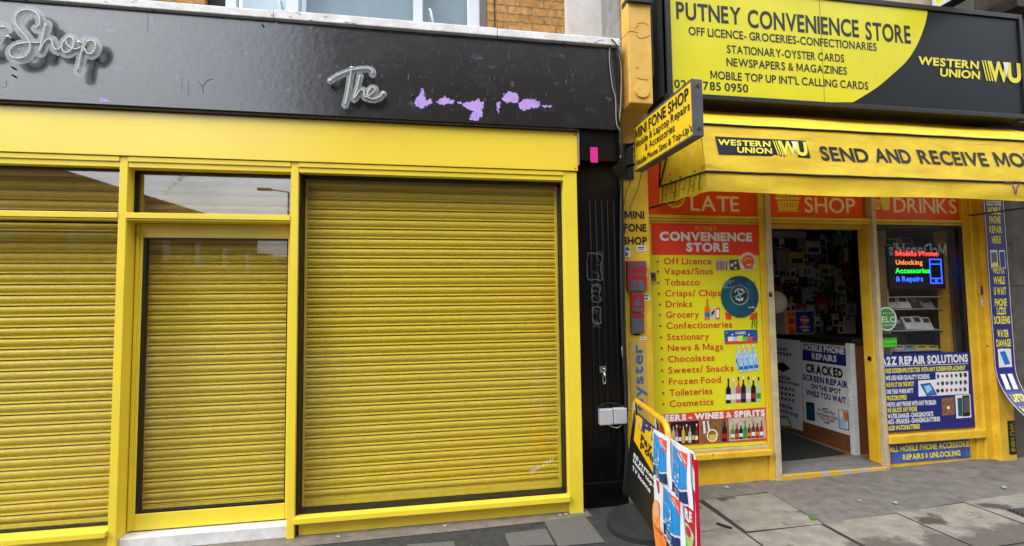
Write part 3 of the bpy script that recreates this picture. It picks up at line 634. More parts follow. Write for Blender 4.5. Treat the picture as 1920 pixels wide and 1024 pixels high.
# frames
ZG = .0
def sp(name, *boxes, m=STORE_Y, bevel=.004, parent=store): return bb(name, parent, *boxes, m=m, bevel=bevel)
sp('mullion', (3.080, 3.131, YR, YR+.12, -.02, 3.2)); sp('mullion', (4.268, 4.309, YR+.0305, YR+.14, .0, 3.2)); sp('mullion', (1.953, 1.988, YR, YR+.12, -.02, 3.2)); sp('mullion', (5.335, 5.4045, YR, YR+.12, .0, 3.2))
sp('corner_strip', (3.1315, 3.186, YR-.02, YR+.03, -.02, 3.2), m=WHITESTRIP); sp('corner_strip', (4.267, 4.310, YR-.02, YR+.03, .0, 3.2), m=WHITESTRIP)
for x0, x1 in ((1.9885, 3.0795), (3.1865, 4.2675), (4.3105, 5.3345)): sp('transom_rail', (x0, x1, YR-.01, YR+.12, 2.349, 2.380), (x0, x1, YR+.002, YR+.12, 2.326, 2.3485))
sp('door_lining', (4.256, 4.2675, YR+.031, YR+.15, .064, 2.3255)); sp('door_lining', (3.187, 3.20, YR+.05, YR+.17, .05, 2.3255)); sp('door_lining', (3.1865, 4.2555, YR+.08, YR+.17, 2.29, 2.3255))
q = MB(); q.box(4.247, 4.2555, YR+.06, YR+.10, 1.02, 1.06, CHROME); q.build('strike_plate', store)
# stall riser + sill, window 1 (poster) and window 2
sp('stall_riser', (1.9885, 3.0795, YR+.02, YR+.14, -.02, .236))
w1 = sp('shop_window', (1.9885, 3.0795, YR+.07, YR+.12, .288, .33))
sp('sill', (1.9885, 3.0795, YR-.05, YR+.12, .236, .287), parent=w1, bevel=.006); sp('beading', (1.9885, 3.0795, YR+.018, YR+.07, 2.306, 2.3255), parent=w1); sp('beading', (1.9885, 3.0795, YR+.0, YR+.07, .288, .314), m=WHITESTRIP, parent=w1)
g = MB(); g.box(2.012, 3.056, YR+.085, YR+.091, .33, 2.3, GLASS); g.build('pane', w1)
sp('stall_riser', (4.3105, 5.3345, YR+.02, YR+.14, .0, .256))
w2 = sp('shop_window', (4.3105, 5.3345, YR+.03, YR+.12, .332, .345))
sp('sill', (4.3105, 5.395, YR-.04, YR+.12, .256, .331), parent=w2, bevel=.006)
sp('beading', (5.30, 5.3345, YR+.015, YR+.12, .346, 2.3255), (4.3105, 5.30, YR+.015, YR+.12, 2.29, 2.3255), m=GASK, parent=w2)
g = MB(); g.box(4.3105, 5.28, YR+.03, YR+.036, .346, 2.2895, GLASS); g.build('pane', w2)
# doorstep
q = MB(); q.box(3.187, 4.2675, YR-.03, YR+.0, -.03, .050, mat('scuffed yellow step edge', '#cf9d1a', .5, .25, 9, dark='#a8a098', thr=(.44, .48)))
st = q.build('doorstep', store, .004)
q = MB()
for i in range(4): q.box(3.187, 4.2555, YR+.001+i*.075, YR+.073+i*.075, -.03, .052+.004*i, BOARDS)
q.build('boards', st, .002)
# lining of the shop: floor, ceiling, walls
q = MB(); q.box(1.98, 6.6, 4.545, 7.4, -.1, .045, mat('tan floor tile', '#8a6f52', .5, .2, 8)); q.build('interior_floor', store)
q = MB(); q.box(1.98, 6.6, 4.45, 7.4, 2.75, 2.8, DARKIN); q.box(1.95, 1.98, 4.45, 7.4, -.1, 2.8, DARKIN); q.box(6.6, 6.63, 4.45, 7.4, -.1, 2.8, DARKIN); q.box(1.98, 6.6, 7.4, 7.43, -.1, 2.8, DARKIN); q.build('interior_wall', store)
# ---- red transom panels
SIGNR = mat('red transom panel', '#ea4a20', .35, .06, 3)
def transom_sign(label, x0, x1, build):
    fr = wall(4.275); q = MB(); u0, v0 = fr.px(x0, 404.5); u1, _ = fr.px(x1, 408)
    q.fbox(fr, u0, u1, 2.392, 2.86, -.02, 0, SIGNR); t = tag(q.build('window_sign'), label, 'window sign', 'red window signs under the awning')
    q = MB(); build(q, fr); q.build('lettering', t)
def late(q, fr):
    q.tpx(fr, 'LATE', 1295, 395.5, 1386, 29, CREAMP, .012)
    u, v = fr.px(1264.5, 369); q.ring(fr, u, v, .085, .102, .0016, LETY)
    for k in range(12):
        a = k*math.pi/6; q.stroke(fr, [(u+.062*math.sin(a), v+.062*math.cos(a)), (u+.076*math.sin(a), v+.076*math.cos(a))], .007, .0016, CREAMP)
    q.stroke(fr, [(u, v), (u, v+.055)], .008, .0017, LETY); q.stroke(fr, [(u, v), (u+.04, v+.01)], .008, .0018, LETY)
    q.tpx(fr, 'OPEN TILL', 1297, 358, 1382, 16, CREAMP, .012)
def shop_(q, fr):
    q.tpx(fr, 'SHOP', 1509, 398.5, 1604, 29, CREAMP, .012); q.tpx(fr, 'YOUR LOCAL', 1510, 365, 1604, 16, CREAMP, .012)
    for P in ([(1453, 369), (1501, 370), (1500, 375), (1454, 374)], [(1457, 376.5), (1498, 377), (1494, 395), (1460, 394.5)], [(1455, 395.5), (1501, 396), (1497, 397.5), (1458, 397)], [(1456, 356), (1470, 356), (1472, 367.5), (1456, 367.5)], [(1481, 354), (1488, 354), (1488, 367.5), (1481, 367.5)], [(1490, 356), (1499, 354), (1497, 367.5), (1490, 367.5)], [(1474, 358), (1478, 356), (1479, 372), (1475, 372)]): q.flatpx(fr, P, .0016, LETY)
    for k in range(6): q.flatpx(fr, [(1463+k*5.6, 380), (1465.3+k*5.6, 380), (1465.3+k*5.4, 390), (1463.8+k*5.4, 390)], .0028, SIGNR)
def drinks(q, fr):
    q.tpx(fr, 'DRINKS', 1676, 398.5, 1794, 28, CREAMP, .012); q.tpx(fr, 'FOOD &', 1676, 364, 1760, 16, CREAMP, .012)
    for P in ([(1649, 366), (1669, 366.5), (1667, 394.5), (1655, 394)], [(1636, 384), (1652, 384.5), (1652, 387), (1636, 386.5)], [(1636, 379), (1652, 379.5), (1652, 382), (1636, 381.5)], [(1637, 377.5), (1640, 374), (1648, 374), (1652, 378)], [(1636, 388.5), (1652, 389), (1649, 393), (1638, 392.5)]): q.flatpx(fr, P, .0016, LETY)
transom_sign('red window sign reading LATE with a yellow clock', 1217, 1423, late)
transom_sign('red window sign reading SHOP with a yellow basket over the doorway', 1444, 1619, shop_)
transom_sign('red window sign reading DRINKS with a yellow burger and cup', 1637, 1804, drinks)
# ---- the big box sign over the awning
SB = wall(4.0)
sgn = thing('box_sign', 'long yellow and black box sign reading Putney Convenience Store', 'shop sign', (3.98, 4.12, 3.37))
q = MB(); q.box(2.085, 5.885, 4.0015, 4.41, 3.385, 4.385, SIGNBLK); q.build('case', sgn, .004)
q = MB(); fb_ = [(2.085, 2.132, 3.345, 4.40), (5.845, 5.885, 3.345, 4.40), (2.132, 5.845, 3.345, 3.388), (2.132, 5.845, 4.352, 4.40)]
for a, b, c, d in fb_: q.box(a, b, 3.985, 4.05, c, d, DARKM)
q.build('frame', sgn, .004)
q = MB(); q.box(2.10, 5.87, 4.05, 4.41, 3.347, 3.3845, DARKM); q.build('underside', sgn)
q = MB(); curve = [SB.px(1500+x/3.012, y/3.012) for x, y in ((718, 82), (702, 150), (660, 255), (602, 345), (520, 422), (430, 497), (300, 578))]
cs = smooth_path(curve, 6); q.flat(SB, [(2.132, 3.388), (3.596, 3.388)]+[tuple(p) for p in cs[::-1] if p[1] > 3.389]+[(curve[0][0]+.005, 4.352), (2.132, 4.352)], .001, SIGNYEL); q.build('yellow_panel', sgn)
q = MB(); x, _ = SB.px(1541, 100); q.stroke(SB, [(x, 3.388), (x+.002, 3.7), (x-.001, 4.352)], .006, .0022, mat('panel joint', '#8d8a20', .6)); q.build('panel_joint', sgn)
q = MB()
def sl(st, x0, y0, x1, y1, cap, m=BLACK, bold=.012, cond=0):
    q.tpx(SB, st, x0, y0, x1, cap, m, bold, .0025, y1=y1)
sl('PUTNEY', 1268, 36, 1390, 50, 33, bold=.026); sl('CONVENIENCE', 1402, 52, 1611, 74, 34, bold=.026); sl('STORE', 1623, 75, 1708, 84, 34, bold=.026)
sl('OFF LICENCE- GROCERIES-CONFECTIONARIES', 1291, 66, 1644, 101, 16, bold=.022); sl('STATIONARY-OYSTER CARDS', 1363, 100, 1583, 119, 15.5, bold=.022); sl('NEWSPAPERS & MAGAZINES', 1362, 124, 1588, 142, 15.5, bold=.022)
sl('MOBILE TOP UP INT\'L CALLING CARDS', 1332, 148, 1628, 168, 15.5, bold=.022); sl('020 8785 0950', 1264, 165, 1403, 176, 16, bold=.022)
def western(q, fr, px, m, mw, w=.0025, bg=None):
    """two-line lettering, three slanted bars and the big W U mark, given in a unit box mapped by px()"""
    (u0, v0), (u1, v1) = px; W_, H_ = u1-u0, v1-v0
    q.text(fr, 'WESTERN', u0, v0+H_*.53, W_*.58, H_*.40, m, .035, w, .12); q.text(fr, 'UNION', u0+W_*.20, v0+H_*.04, W_*.385, H_*.40, m, .035, w, .12)
    for k in range(3):
        x = u0+W_*(.615+k*.027); q.flat(fr, [(x+W_*.02*0+W_*.035, v0), (x+W_*.035+W_*.013, v0), (x+W_*.013-W_*.0, v0+H_), (x, v0+H_)], w, m)
    X = u0+W_*.69
    q.text(fr, 'W', X-W_*.01, v0, W_*.20, H_, m, .035, w, 0)
    q.flat(fr, [(X+W_*.135, v0+H_*.99), (X+W_*.185, v0+H_*.99), (X+W_*.165, v0+H_*.2)], w+.0014, mw)
    q.text(fr, 'U', X+W_*.175, v0-.0, W_*.135, H_, m, .05, w+.0007, 0)
a = SB.px(1722, 140); b = SB.px(1912, 116); western(q, SB, ((a[0], SB.px(1815, 149)[1]), (b[0], SB.px(1722, 103)[1])), LETY, WHITE)
q.build('lettering', sgn)
# ---- awning
AX0, AX1 = 2.175, 5.9
prof = [Vector((0, 4.22, 3.335)), Vector((0, 3.66, 2.997)), Vector((0, 3.60, 2.602)), Vector((0, 3.598, 2.444))]
aw = thing('shop_awning', 'yellow canvas awning reading Send and Receive over the store doorway', 'awning', (4.0, 3.9, 2.44))
def awn_d(x, k):   # gentle sag and creases of the cloth
    return .006*math.sin(x*2.1+k)+.004*math.sin(x*5.3+2*k)+.003*noise2(x*3, k*2.0, 2.1)
def band(p, r, k, sub=4, n=120):
    vs = []; fs = []
    nr = (r-p); nv = Vector((0, -nr.z, nr.y)).normalized()
    if nv.y > 0: nv = -nv
    for i in range(n+1):
        x = AX0+(AX1-AX0)*i/n
        for j in range(sub+1):
            t = j/sub; c = p.lerp(r, t)+nv*awn_d(x, k+t*.8)*math.sin(math.pi*t); vs.append((x, c.y, c.z+(.006*math.sin(x*3+1) if (k == 3 and j == sub) else 0)))
    for i in range(n):
        for j in range(sub): a = i*(sub+1)+j; fs.append((a, a+1, a+sub+2, a+sub+1))
    return vs, fs
q = MB()
q.add(*band(prof[0], prof[1], 1), CANVAS); q.add(*band(prof[1], prof[2], 2), CANVAS); cv = q.build('canvas', aw, smooth=True)
q = MB(); q.add(*band(prof[2], prof[3], 3), CANVAS); q.build('valance', aw, smooth=True)
# end panel with a rounded front corner and its hanging valance
q = MB(); ex = AX0
def exx(y): return AX0-(y-3.6)*.125
vs = []; fs = []; n = 12
front = [prof[1].lerp(prof[2], i/n) for i in range(n+1)]
for i in range(n+1):
    f = front[i]; bz = 3.30-(3.30-2.625)*i/n; by = 4.22
    for j in range(7):
        t = j/6; bulge = .015*math.sin(math.pi*t)*math.sin(math.pi*i/n)
        vs.append((exx(f.y+(by-f.y)*t)-bulge-.004*math.sin(9*t+i)*t, f.y+(by-f.y)*t, f.z+(bz-f.z)*t))
for i in range(n):
    for j in range(6): a = i*7+j; fs.append((a, a+1, a+8, a+7))
q.add(vs, fs, CANVAS)
q.add([(exx(4.22), prof[0].y, prof[0].z), (ex, prof[1].y, prof[1].z), (exx(4.22), 4.22, 3.30)], [(0, 1, 2)], CANVAS)
q.build('end_panel', aw, smooth=True)
q = MB(); vs = []; fs = []
for i in range(15):
    t = i/14; y = 3.598+(4.20-3.598)*t; dz = .012*math.sin(t*19)
    vs += [(exx(y)+.003-(.010*math.sin(t*14)+.006)*min(1, t*6), y, 2.602+.02*t), (exx(y)+.003-(.012*math.sin(t*14+1)+.014)*min(1, t*6), y, 2.444+.015*t+dz*.6*min(1, t*6))]
q.add(vs, [(2*i, 2*i+1, 2*i+3, 2*i+2) for i in range(14)], CANVAS); q.build('end_valance', aw, smooth=True)
for k, p in ((1, prof[1]), (2, prof[2])):
    q = MB(); q.tube([(AX0-.004+(AX1-AX0)*i/60, p.y-.006, p.z+.0012*math.sin(i*.7)+.0006*math.sin(i*2.3)) for i in range(61)], .009, PIPING, 6); q.build('piping', aw, smooth=True)
q = MB(); q.tube([(ex-.006, 3.598, 2.602), (exx(3.8)-.016, 3.8, 2.607), (exx(4)-.01, 4.0, 2.612), (exx(4.21)-.01, 4.21, 2.622)], .008, PIPING, 6); q.tube([(exx(4.21)-.006, 4.21, 2.622), (exx(4.08)-.02, 4.08, 2.83), (exx(3.86)-.02, 3.86, 3.12)], .007, PIPING, 6); q.tube([(exx(4.21)-.006, 4.215, 2.63), (exx(4.17)-.02, 4.17, 2.85), (exx(4.12)-.02, 4.12, 3.2)], .007, PIPING, 6); q.build('piping', aw, smooth=True)
# lacing / drips along the end valance
q = MB(); EV = Fr((exx(3.6)-.030, 3.6, 0), (.125, -1, 0), (0, 0, 1)); random.seed(5)
for i in range(9):
    y = .03+i*.062
    pts = [(-y, 2.605), (-y+random.uniform(-.012, .012), 2.57), (-y-.02+random.uniform(-.01, .01), 2.52), (-y-.025+random.uniform(-.015, .015), 2.462)]
    q.stroke(EV, smooth_path(pts, 4), random.choice((.006, .009, .014)), 0, PIPING)
    if i % 2: q.stroke(EV, smooth_path([(-y, 2.53), (-y-.03, 2.515), (-y-.06, 2.53)], 4), .005, .001, PIPING)
    if i in (1, 4, 6): q.disc(EV, -y, 2.625, .010, .001, PIPING, 10)
q.build('lacing', aw)
q = MB(); q.tube([(5.36, 4.2, 2.42), (5.6, 3.75, 2.44), (5.8, 3.62, 2.46)], .008, DARKM); q.tube([(1.99, 4.22, 2.43), (2.19, 4.04, 2.475)], .010, DARKM); q.build('arm', aw)
AF = Fr((0, prof[2].y, prof[2].z), (1, 0, 0), prof[1]-prof[2])
class Cloth(Fr):
    def P(s, u, v, w=0):
        t = 1-v/(prof[1]-prof[2]).length
        return Fr.P(s, u, v, w+awn_d(u, 2+t*.8)*math.sin(math.pi*max(0, min(1, t))))
AC = Cloth(AF.O, AF.U, AF.V)
q = MB()
P4 = [AF.px(*p) for p in ((1340, 256), (1509, 265), (1519, 297), (1347, 290))]
q.flat(AC, P4, .004, SIGNBLK); q.build('logo_patch', aw)
q = MB(); western(q, AC, ((AF.px(1347, 287)[0], AF.px(1420, 290)[1]), (AF.px(1513, 290)[0], AF.px(1420, 263.5)[1])), LETY, WHITE, .0065)
q.tpx(AC, 'SEND', 1541, 301, 1632, 26, SIGNBLK, .028, .004, -.14); q.tpx(AC, 'AND', 1644, 304, 1711, 26, SIGNBLK, .028, .004, -.14); q.tpx(AC, 'RECEIVE', 1726, 307, 1854, 26, SIGNBLK, .028, .004, -.14); q.tpx(AC, 'MONEY', 1869, 312, 1988, 26, SIGNBLK, .028, .004, -.14)
q.build('lettering', aw)
GV = Fr((0, 3.594, 0)); q = MB()
q.stroke(GV, [GV.px(*p) for p in smooth_path([(1880, 346), (1884, 342), (1892, 343), (1898, 352), (1902, 364), (1905, 350), (1912, 344)], 5)], .012, .012, mat('purple spray', '#5e3a5e', .7)); q.stroke(GV, [GV.px(*p) for p in smooth_path([(1917, 349), (1925, 343), (1932, 350), (1928, 360)], 5)], .012, .012, mat('purple spray', '#5e3a5e', .7)); q.build('graffiti', aw)
# ---- projecting side sign MINI FONE SHOP
PS = Fr((1.75, 0, 0), (0, -1, 0), (0, 0, 1))
ps = thing('projecting_sign', 'grey framed yellow projecting sign reading Mini Fone Shop', 'projecting sign', (1.79, 3.5, 2.66))
q = MB(); q.box(1.755, 1.825, 3.025, 3.955, 2.675, 3.055, GREYM); q.build('case', ps, .004)
q = MB(); q.box(1.749, 1.757, 3.025, 3.955, 2.675, 2.688, GREYM); q.box(1.749, 1.757, 3.025, 3.955, 3.042, 3.055, GREYM); q.box(1.749, 1.757, 3.025, 3.037, 2.688, 3.042, GREYM); q.box(1.749, 1.757, 3.943, 3.955, 2.688, 3.042, GREYM); q.build('frame', ps)
q = MB(); q.box(1.752, 1.757, 3.037, 3.943, 2.688, 3.042, mat('amber sign panel', '#e8c012', .35, .06, 3)); q.build('face', ps)
q = MB()
def pl(st, y0, y1, z, cap, bold=.012): q.text(PS, st, -y0, z, y0-y1, cap, BLACK, bold, -.0005+.0)
PSF = PS; PS = Fr((1.7505, 0, 0), (0, -1, 0), (0, 0, 1))
q.text(PS, 'MINI FONE SHOP', -3.925, 2.935, .855, .084, BLACK, .028); q.text(PS, 'Mobile & Laptop Repairs', -3.92, 2.862, .86, .058, BLACK, .02); q.text(PS, '& Accessories', -3.75, 2.790, .48, .058, BLACK, .02); q.text(PS, "Mobile Phone Sims & Top-Up's", -3.92, 2.712, .88, .050, BLACK, .02)
q.build('lettering', ps)
q = MB()
for z in (3.01, 2.725): q.tube([(1.79, 3.026, z), (1.79, 3.018, z)], .011, mat('rusty bolt', '#4a2a24', .8))
q.build('bolt', ps)
q = MB()
for z in (2.93, 2.75): q.tube([(1.79, 3.95, z), (1.76, 4.12, z+.02)], .012, DARKM)
q.build('bracket', ps)
# ---- small yellow projecting sign high on the right
t = thing('projecting_sign', 'small yellow projecting sign cut off by the top edge above the box sign', 'projecting sign', (5.45, 4.1, 4.42))
PT = Fr((5.27, 0, 0), (0, -1, 0), (0, 0, 1))
a = PT.px(1750, 18); y0 = -a[0]
q = MB(); q.box(5.275, 5.42, y0-1.0, y0, a[1]-.01, a[1]+.6, mat('dark sign underside', '#2a211c', .7)); q.build('case', t)
q = MB(); q.box(5.262, 5.275, y0-1.0, y0, a[1]-.01, a[1]+.025, WHITEF); q.box(5.262, 5.275, y0-.035, y0, a[1]+.025, a[1]+.6, WHITEF); q.build('frame', t)
q = MB(); q.box(5.266, 5.2749, y0-1.0, y0-.035, a[1]+.025, a[1]+.6, SIGNYEL); q.build('face', t)
q = MB(); PT2 = Fr((5.266, 0, 0), (0, -1, 0), (0, 0, 1)); q.text(PT2, 'OYSTER', -y0+.08, a[1]+.075, .9, .2, BLACK, .02); q.build('lettering', t)
# neighbour on the far right
nb = thing('stone_building', 'weathered grey stone wall at the right edge beyond the blue banner', 'building', (7.2, 4.5, .05))
q = MB(); q.box(5.667, 9, 4.19, 4.9, -.05, 3.35, STONE); q.box(5.90, 9, 4.10, 4.9, 3.35, 6.4, mat('brown stone pier', '#63584c', .85, .2, 5, bump=.4, bs=25)); q.build('wall', nb, .01)
q = MB(); q.box(5.86, 9, 4.0, 4.9, 4.50, 4.62, STONE); q.box(5.667, 9, 4.186, 4.19, 1.72, 1.728, BLACK); q.build('string_course', nb, .01)
# ================================================================== POSTERS AND NOTICES ON THE STORE
# ---- left pilaster: lettering, alarm boxes, oyster strip, stickers
PL = wall(4.139)
def dark_letters():
    q = MB()
    for st, x0, y, x1 in (('MINI', 1171, 410, 1208), ('FONE', 1170, 434, 1212), ('SHOP', 1168, 458.5, 1213)): q.tpx(PL, st, x0, y, x1, 14.5, BLACK, .035, .002)
    q.build('lettering', lp)
dark_letters()
alarm = thing('alarm_box', 'large faded red alarm box reading ALARM on the yellow pilaster', 'alarm box', PL.P(*PL.px(1191, 545)), 'faded alarm boxes in a column')
q = MB(); u0, v0 = PL.px(1174, 546); u1, v1 = PL.px(1208.5, 490); q.fbox(PL, u0, u1, v0, v1, 0, .04, DRED); q.build('body', alarm, .006)
q = MB()
q.rectpx(PL, 1175.5, 536, 1207, 545.5, .0415, GREYS); q.rectpx(PL, 1179, 525, 1204, 537 , .0412, DRED); q.rectpx(PL, 1179.5, 525, 1190, 537, .0425, GREYS); q.rectpx(PL, 1193, 525, 1203, 537, .0425, GREYS)
q.flatpx(PL, [(1174.5, 490.5), (1182, 490.5), (1185, 494), (1190, 495), (1195, 494), (1199, 490.5), (1208, 490.5), (1208, 499), (1197, 499), (1191, 501.5), (1180, 500), (1174.5, 498)], .0415, GREYS)
q.tpx(PL, 'VPROMPTA', 1177, 506.5, 1206, 5, GREYS, .01, .0415); q.tpx(PL, 'ALARM', 1176, 518, 1206.5, 8.5, GREYS, .015, .0415); q.build('print', alarm)
al2 = thing('alarm_box', 'smaller red alarm box with a grey triangle', 'alarm box', PL.P(*PL.px(1193, 585)), 'faded alarm boxes in a column')
q = MB(); u0, v0 = PL.px(1181.5, 585); u1, v1 = PL.px(1205, 549); q.fbox(PL, u0, u1, v0, v1, 0, .03, DRED); q.build('body', al2, .004)
q = MB(); q.flatpx(PL, [(1193, 555), (1202.5, 574), (1183.5, 574)], .0315, GREYS); q.rectpx(PL, 1182, 578, 1204.5, 584.5, .0315, GREYS); q.rectpx(PL, 1183, 550.5, 1203.5, 552.5, .0315, GREYS); q.build('print', al2)
al3 = thing('alarm_box', 'grey plastic box with a narrow red top under the triangle box', 'alarm box', PL.P(*PL.px(1193, 625)), 'faded alarm boxes in a column')
q = MB(); u0, v0 = PL.px(1182, 625); u1, v1 = PL.px(1205, 588); q.fbox(PL, u0, u1, v0, v1, 0, .028, GREYS); q.build('body', al3, .004)
q = MB(); q.rectpx(PL, 1182, 588, 1205, 596, .0295, DRED); q.rectpx(PL, 1188, 626, 1199, 629, .002, BLACK); q.build('print', al3)
card('sticker', 'small white sticker with blue edge left of the alarm column', 'sticker', PL, 1170, 463, 1181, 482, WHITE, lines=[(1172, 464, 1180, 470, BLUE), (1172, 473, 1177, 480, GREYS)])
card('sticker', 'small white sticker with red line under the word SHOP', 'sticker', PL, 1193.5, 461.5, 1210.5, 471, WHITE, lines=[(1196, 463, 1208, 465.5, PURPLE), (1196, 467, 1208, 468.5, GREYS)])
card('sticker', 'green and white sticker right of the triangle alarm box', 'sticker', PL, 1206.5, 552, 1217, 564, WHITE, lines=[(1207, 553, 1216, 556, GREEN), (1208, 558, 1215, 562, GREEN)])
card('sticker', 'tiny white notice above the oyster lettering', 'sticker', PL, 1199, 631.5, 1212, 637.5, WHITE, lines=[(1201, 633.5, 1210, 635, GREYS)])
card('sticker', 'small torn white sticker right of the word ALARM', 'sticker', PL, 1209, 500, 1213.5, 519, WHITE, lines=[(1210, 503, 1213, 507, GREYS), (1210, 510, 1213, 512, GREYS)])
oy = thing('oyster_sign', 'faded strip with blue oyster lettering running up the yellow pilaster', 'sign', PL.P(*PL.px(1196, 770)))
q = MB(); u0, v0 = PL.px(1184, 790); u1, v1 = PL.px(1211, 640); q.fbox(PL, u0, u1, v0, v1, .0, .003, mat('yellowed clear film', '#c2a458', .4, .1, 10)); q.build('film', oy)
VR = Fr((0, 4.139, 0), (0, 0, 1), (-1, 0, 0)); q = MB(); uu, vv = VR.px(1208, 769); u2, _ = VR.px(1205, 646); _, v3 = VR.px(1185, 700)
q.text(VR, 'oyster', uu, vv, u2-uu, (v3-vv)*.92, mat('faded blue print', '#4f6486', .5), .028, .0045); q.build('lettering', oy)
# hasp on the window frame
t = thing('padlock_hasp', 'small chrome hasp on the edge of the lemon poster', 'hasp', wall(4.22).P(*wall(4.22).px(1223, 528)))
W22 = wall(4.235); q = MB(); u0, v0 = W22.px(1217, 528); u1, v1 = W22.px(1229, 511); q.fbox(W22, u0, u1, v0, v1, 0, .006, CHROME); q.build('plate', t)
q = MB(); u, v = W22.px(1223, 517); q.tube([W22.P(u-.01, v+.012, .012), W22.P(u, v+.018, .02), W22.P(u+.01, v+.01, .02), W22.P(u+.004, v-.02, .016)], .005, DARKM); q.build('staple', t, smooth=True)
# ---- big lemon poster in the left window
PW = wall(4.262)
po = thing('window_poster', 'lemon yellow window poster listing off licence goods with bottles', 'poster', (2.53, 4.265, .318))
q = MB(); q.box(1.992, 3.076, 4.2625, 4.268, .318, 2.305, POSTY); q.build('sheet', po)
q = MB(); a = PW.px(1222, 478); b = PW.px(1424, 421); q.flat(PW, [(a[0], a[1]), (b[0], a[1]), (b[0], b[1]), (a[0], b[1])], .001, RED)
q.tpx(PW, 'PUTNEY', 1304, 433, 1344, 8.5, mat('amber print', '#f4b23c', .45), .01, .003)
q.tpx(PW, 'CONVENIENCE', 1237, 451.5, 1410, 17, CREAMP if False else WHITE, .05, .003); q.tpx(PW, 'STORE', 1287, 472, 1366, 17, WHITE, .05, .003)
rows = [('Off Licence', 1244.5, 496, 1334), ('Vapes/Snus', 1245, 514.7, 1337), ('Tobacco', 1246, 535.8, 1312), ('Crisps/ Chips', 1247, 556.4, 1352), ('Drinks', 1248.5, 576.7, 1298), ('Grocery', 1249, 596.5, 1311), ('Confectioneries', 1249.5, 617, 1373), ('Stationary', 1251, 638.4, 1330),
        ('News & Mags', 1252, 658.8, 1356), ('Chocolates', 1252.5, 679.7, 1340), ('Sweets/ Snacks', 1253, 700.7, 1376), ('Frozen Food', 1254, 721.8, 1352), ('Toileteries', 1255, 742.8, 1336), ('Cosmetics', 1255.5, 763.5, 1338)]
for st, x0, y, x1 in rows:
    q.tpx(PW, st, x0, y, x1, 12.5, ORG_R, .022, .0015); u, v = PW.px(x0-11.5, y-5.5); q.disc(PW, u, v, .0115, .0015, ORG_R, 16)
q.build('lettering', po)
# printed goods pictures on the poster
q = MB()
def bottle(fr, x, y0, y1, w, body, cap, label=None, L=.0016):
    h = y0-y1; q.flatpx(fr, [(x-w/2, y0), (x+w/2, y0-.3), (x+w/2, y1+h*.42), (x+w*.16, y1+h*.28), (x+w*.16, y1), (x-w*.16, y1), (x-w*.16, y1+h*.28), (x-w/2, y1+h*.42)], L, body)
    q.flatpx(fr, [(x-w*.18, y1+h*.12), (x+w*.18, y1+h*.12), (x+w*.18, y1-.5), (x-w*.18, y1-.5)], L+.0008, cap)
    if label: q.flatpx(fr, [(x-w/2+.2, y0-h*.14), (x+w/2-.2, y0-h*.14), (x+w/2-.2, y0-h*.36), (x-w/2+.2, y0-h*.36)], L+.0008, label)
GLB = mat('dark wine glass print', '#141018', .35, .1); ROSE = mat('rose print', '#c25560', .4, .1); CLR = mat('clear bottle print', '#b9bf9e', .4, .1); AMB = mat('brown bottle print', '#6a3216', .4, .15, 20); BGN = mat('bottle green print', '#2f8a3a', .4, .1); YLB = mat('yellow label print', '#d3b83a', .4, .1)
for i, (c, l) in enumerate(((GLB, WHITE), (CLR, WHITE), (ROSE, WHITE), (GLB, PURPLE), (CLR, WHITE), (GLB, DRED), (CLR, GREEN))): bottle(PW, 1365.5+i*9.4, 756.5-i*.5, (710, 709, 707, 706, 706.5, 707, 707.5)[i], 9, c, GLB if i % 2 == 0 else WHITE, l)
# water pack
for r_ in range(3):
    for k in range(4): bottle(PW, 1384+k*9.5+r_*2.4, 698-k*1.2-(2-r_)*6, 661-k*1.0-(2-r_)*6+r_*3, 8.4, SKYB if (k+r_) % 2 else mat('pale pack print', '#bcd3e6', .4), WHITE, BLUE, .0016+.0009*r_)
# sweets panel
q.flatpx(PW, [(1357.5, 619.5), (1420, 618), (1420.5, 643), (1359, 645.5)], .0016, mat('sweet panel blue', '#1d4fa0', .4)); q.flatpx(PW, [(1359, 641), (1420.5, 639), (1420.5, 643), (1359, 645.5)], .0026, RED)
q.tpx(PW, 'HARIBO', 1379, 627, 1398, 5, WHITE, .03, .0028)
for i, c in enumerate((CREAMP, SKYB, LETY, LGREEN, ROSE)): q.flatpx(PW, [(1365+i*9, 640), (1374+i*9, 639.5), (1375+i*9, 631-(i == 2)*2), (1364+i*9, 632-(i == 2)*2)], .0027+.0004*i, c)
for i, c in enumerate((LGREEN, WHITE, ROSE, LETY, WHITE, RED)): u, v = PW.px(1362+i*10.5, 624+(i % 3)*3.5); q.disc(PW, u, v, .008, .0029, c, 10)
# drinks, sticks
bottle(PW, 1326, 600, 561, 10, ORANGE, ORANGE, BLUE); q.flatpx(PW, [(1333, 599.5), (1340, 599), (1340, 577), (1333, 577.5)], .0016, mat('silver can print', '#b8c0cc', .3)); q.flatpx(PW, [(1333.5, 593), (1339.5, 586), (1339.5, 580), (1333.5, 586)], .0026, NAVY); q.flatpx(PW, [(1342, 599), (1349.5, 598.5), (1349.5, 577), (1342, 577.5)], .0016, RED); q.flatpx(PW, [(1343, 596), (1348, 595.5), (1348, 580), (1343, 581)], .0026, WHITE)
q.flatpx(PW, [(1341.5, 487), (1363.5, 486.5), (1364, 507), (1342.5, 507.5)], .0016, mat('pale blind print', '#c9bfae', .4))
for i in range(7): q.flatpx(PW, [(1343+i*3, 490), (1344.6+i*3, 490), (1345+i*3, 506.5), (1343.4+i*3, 506.5)], .0026, (NAVY, ROSE, TEAL, DRED, GREYS, ORANGE, NAVY)[i])
q.flatpx(PW, [(1367, 488), (1384, 486.5), (1388, 506), (1369, 507.5)], .0016, TEAL)
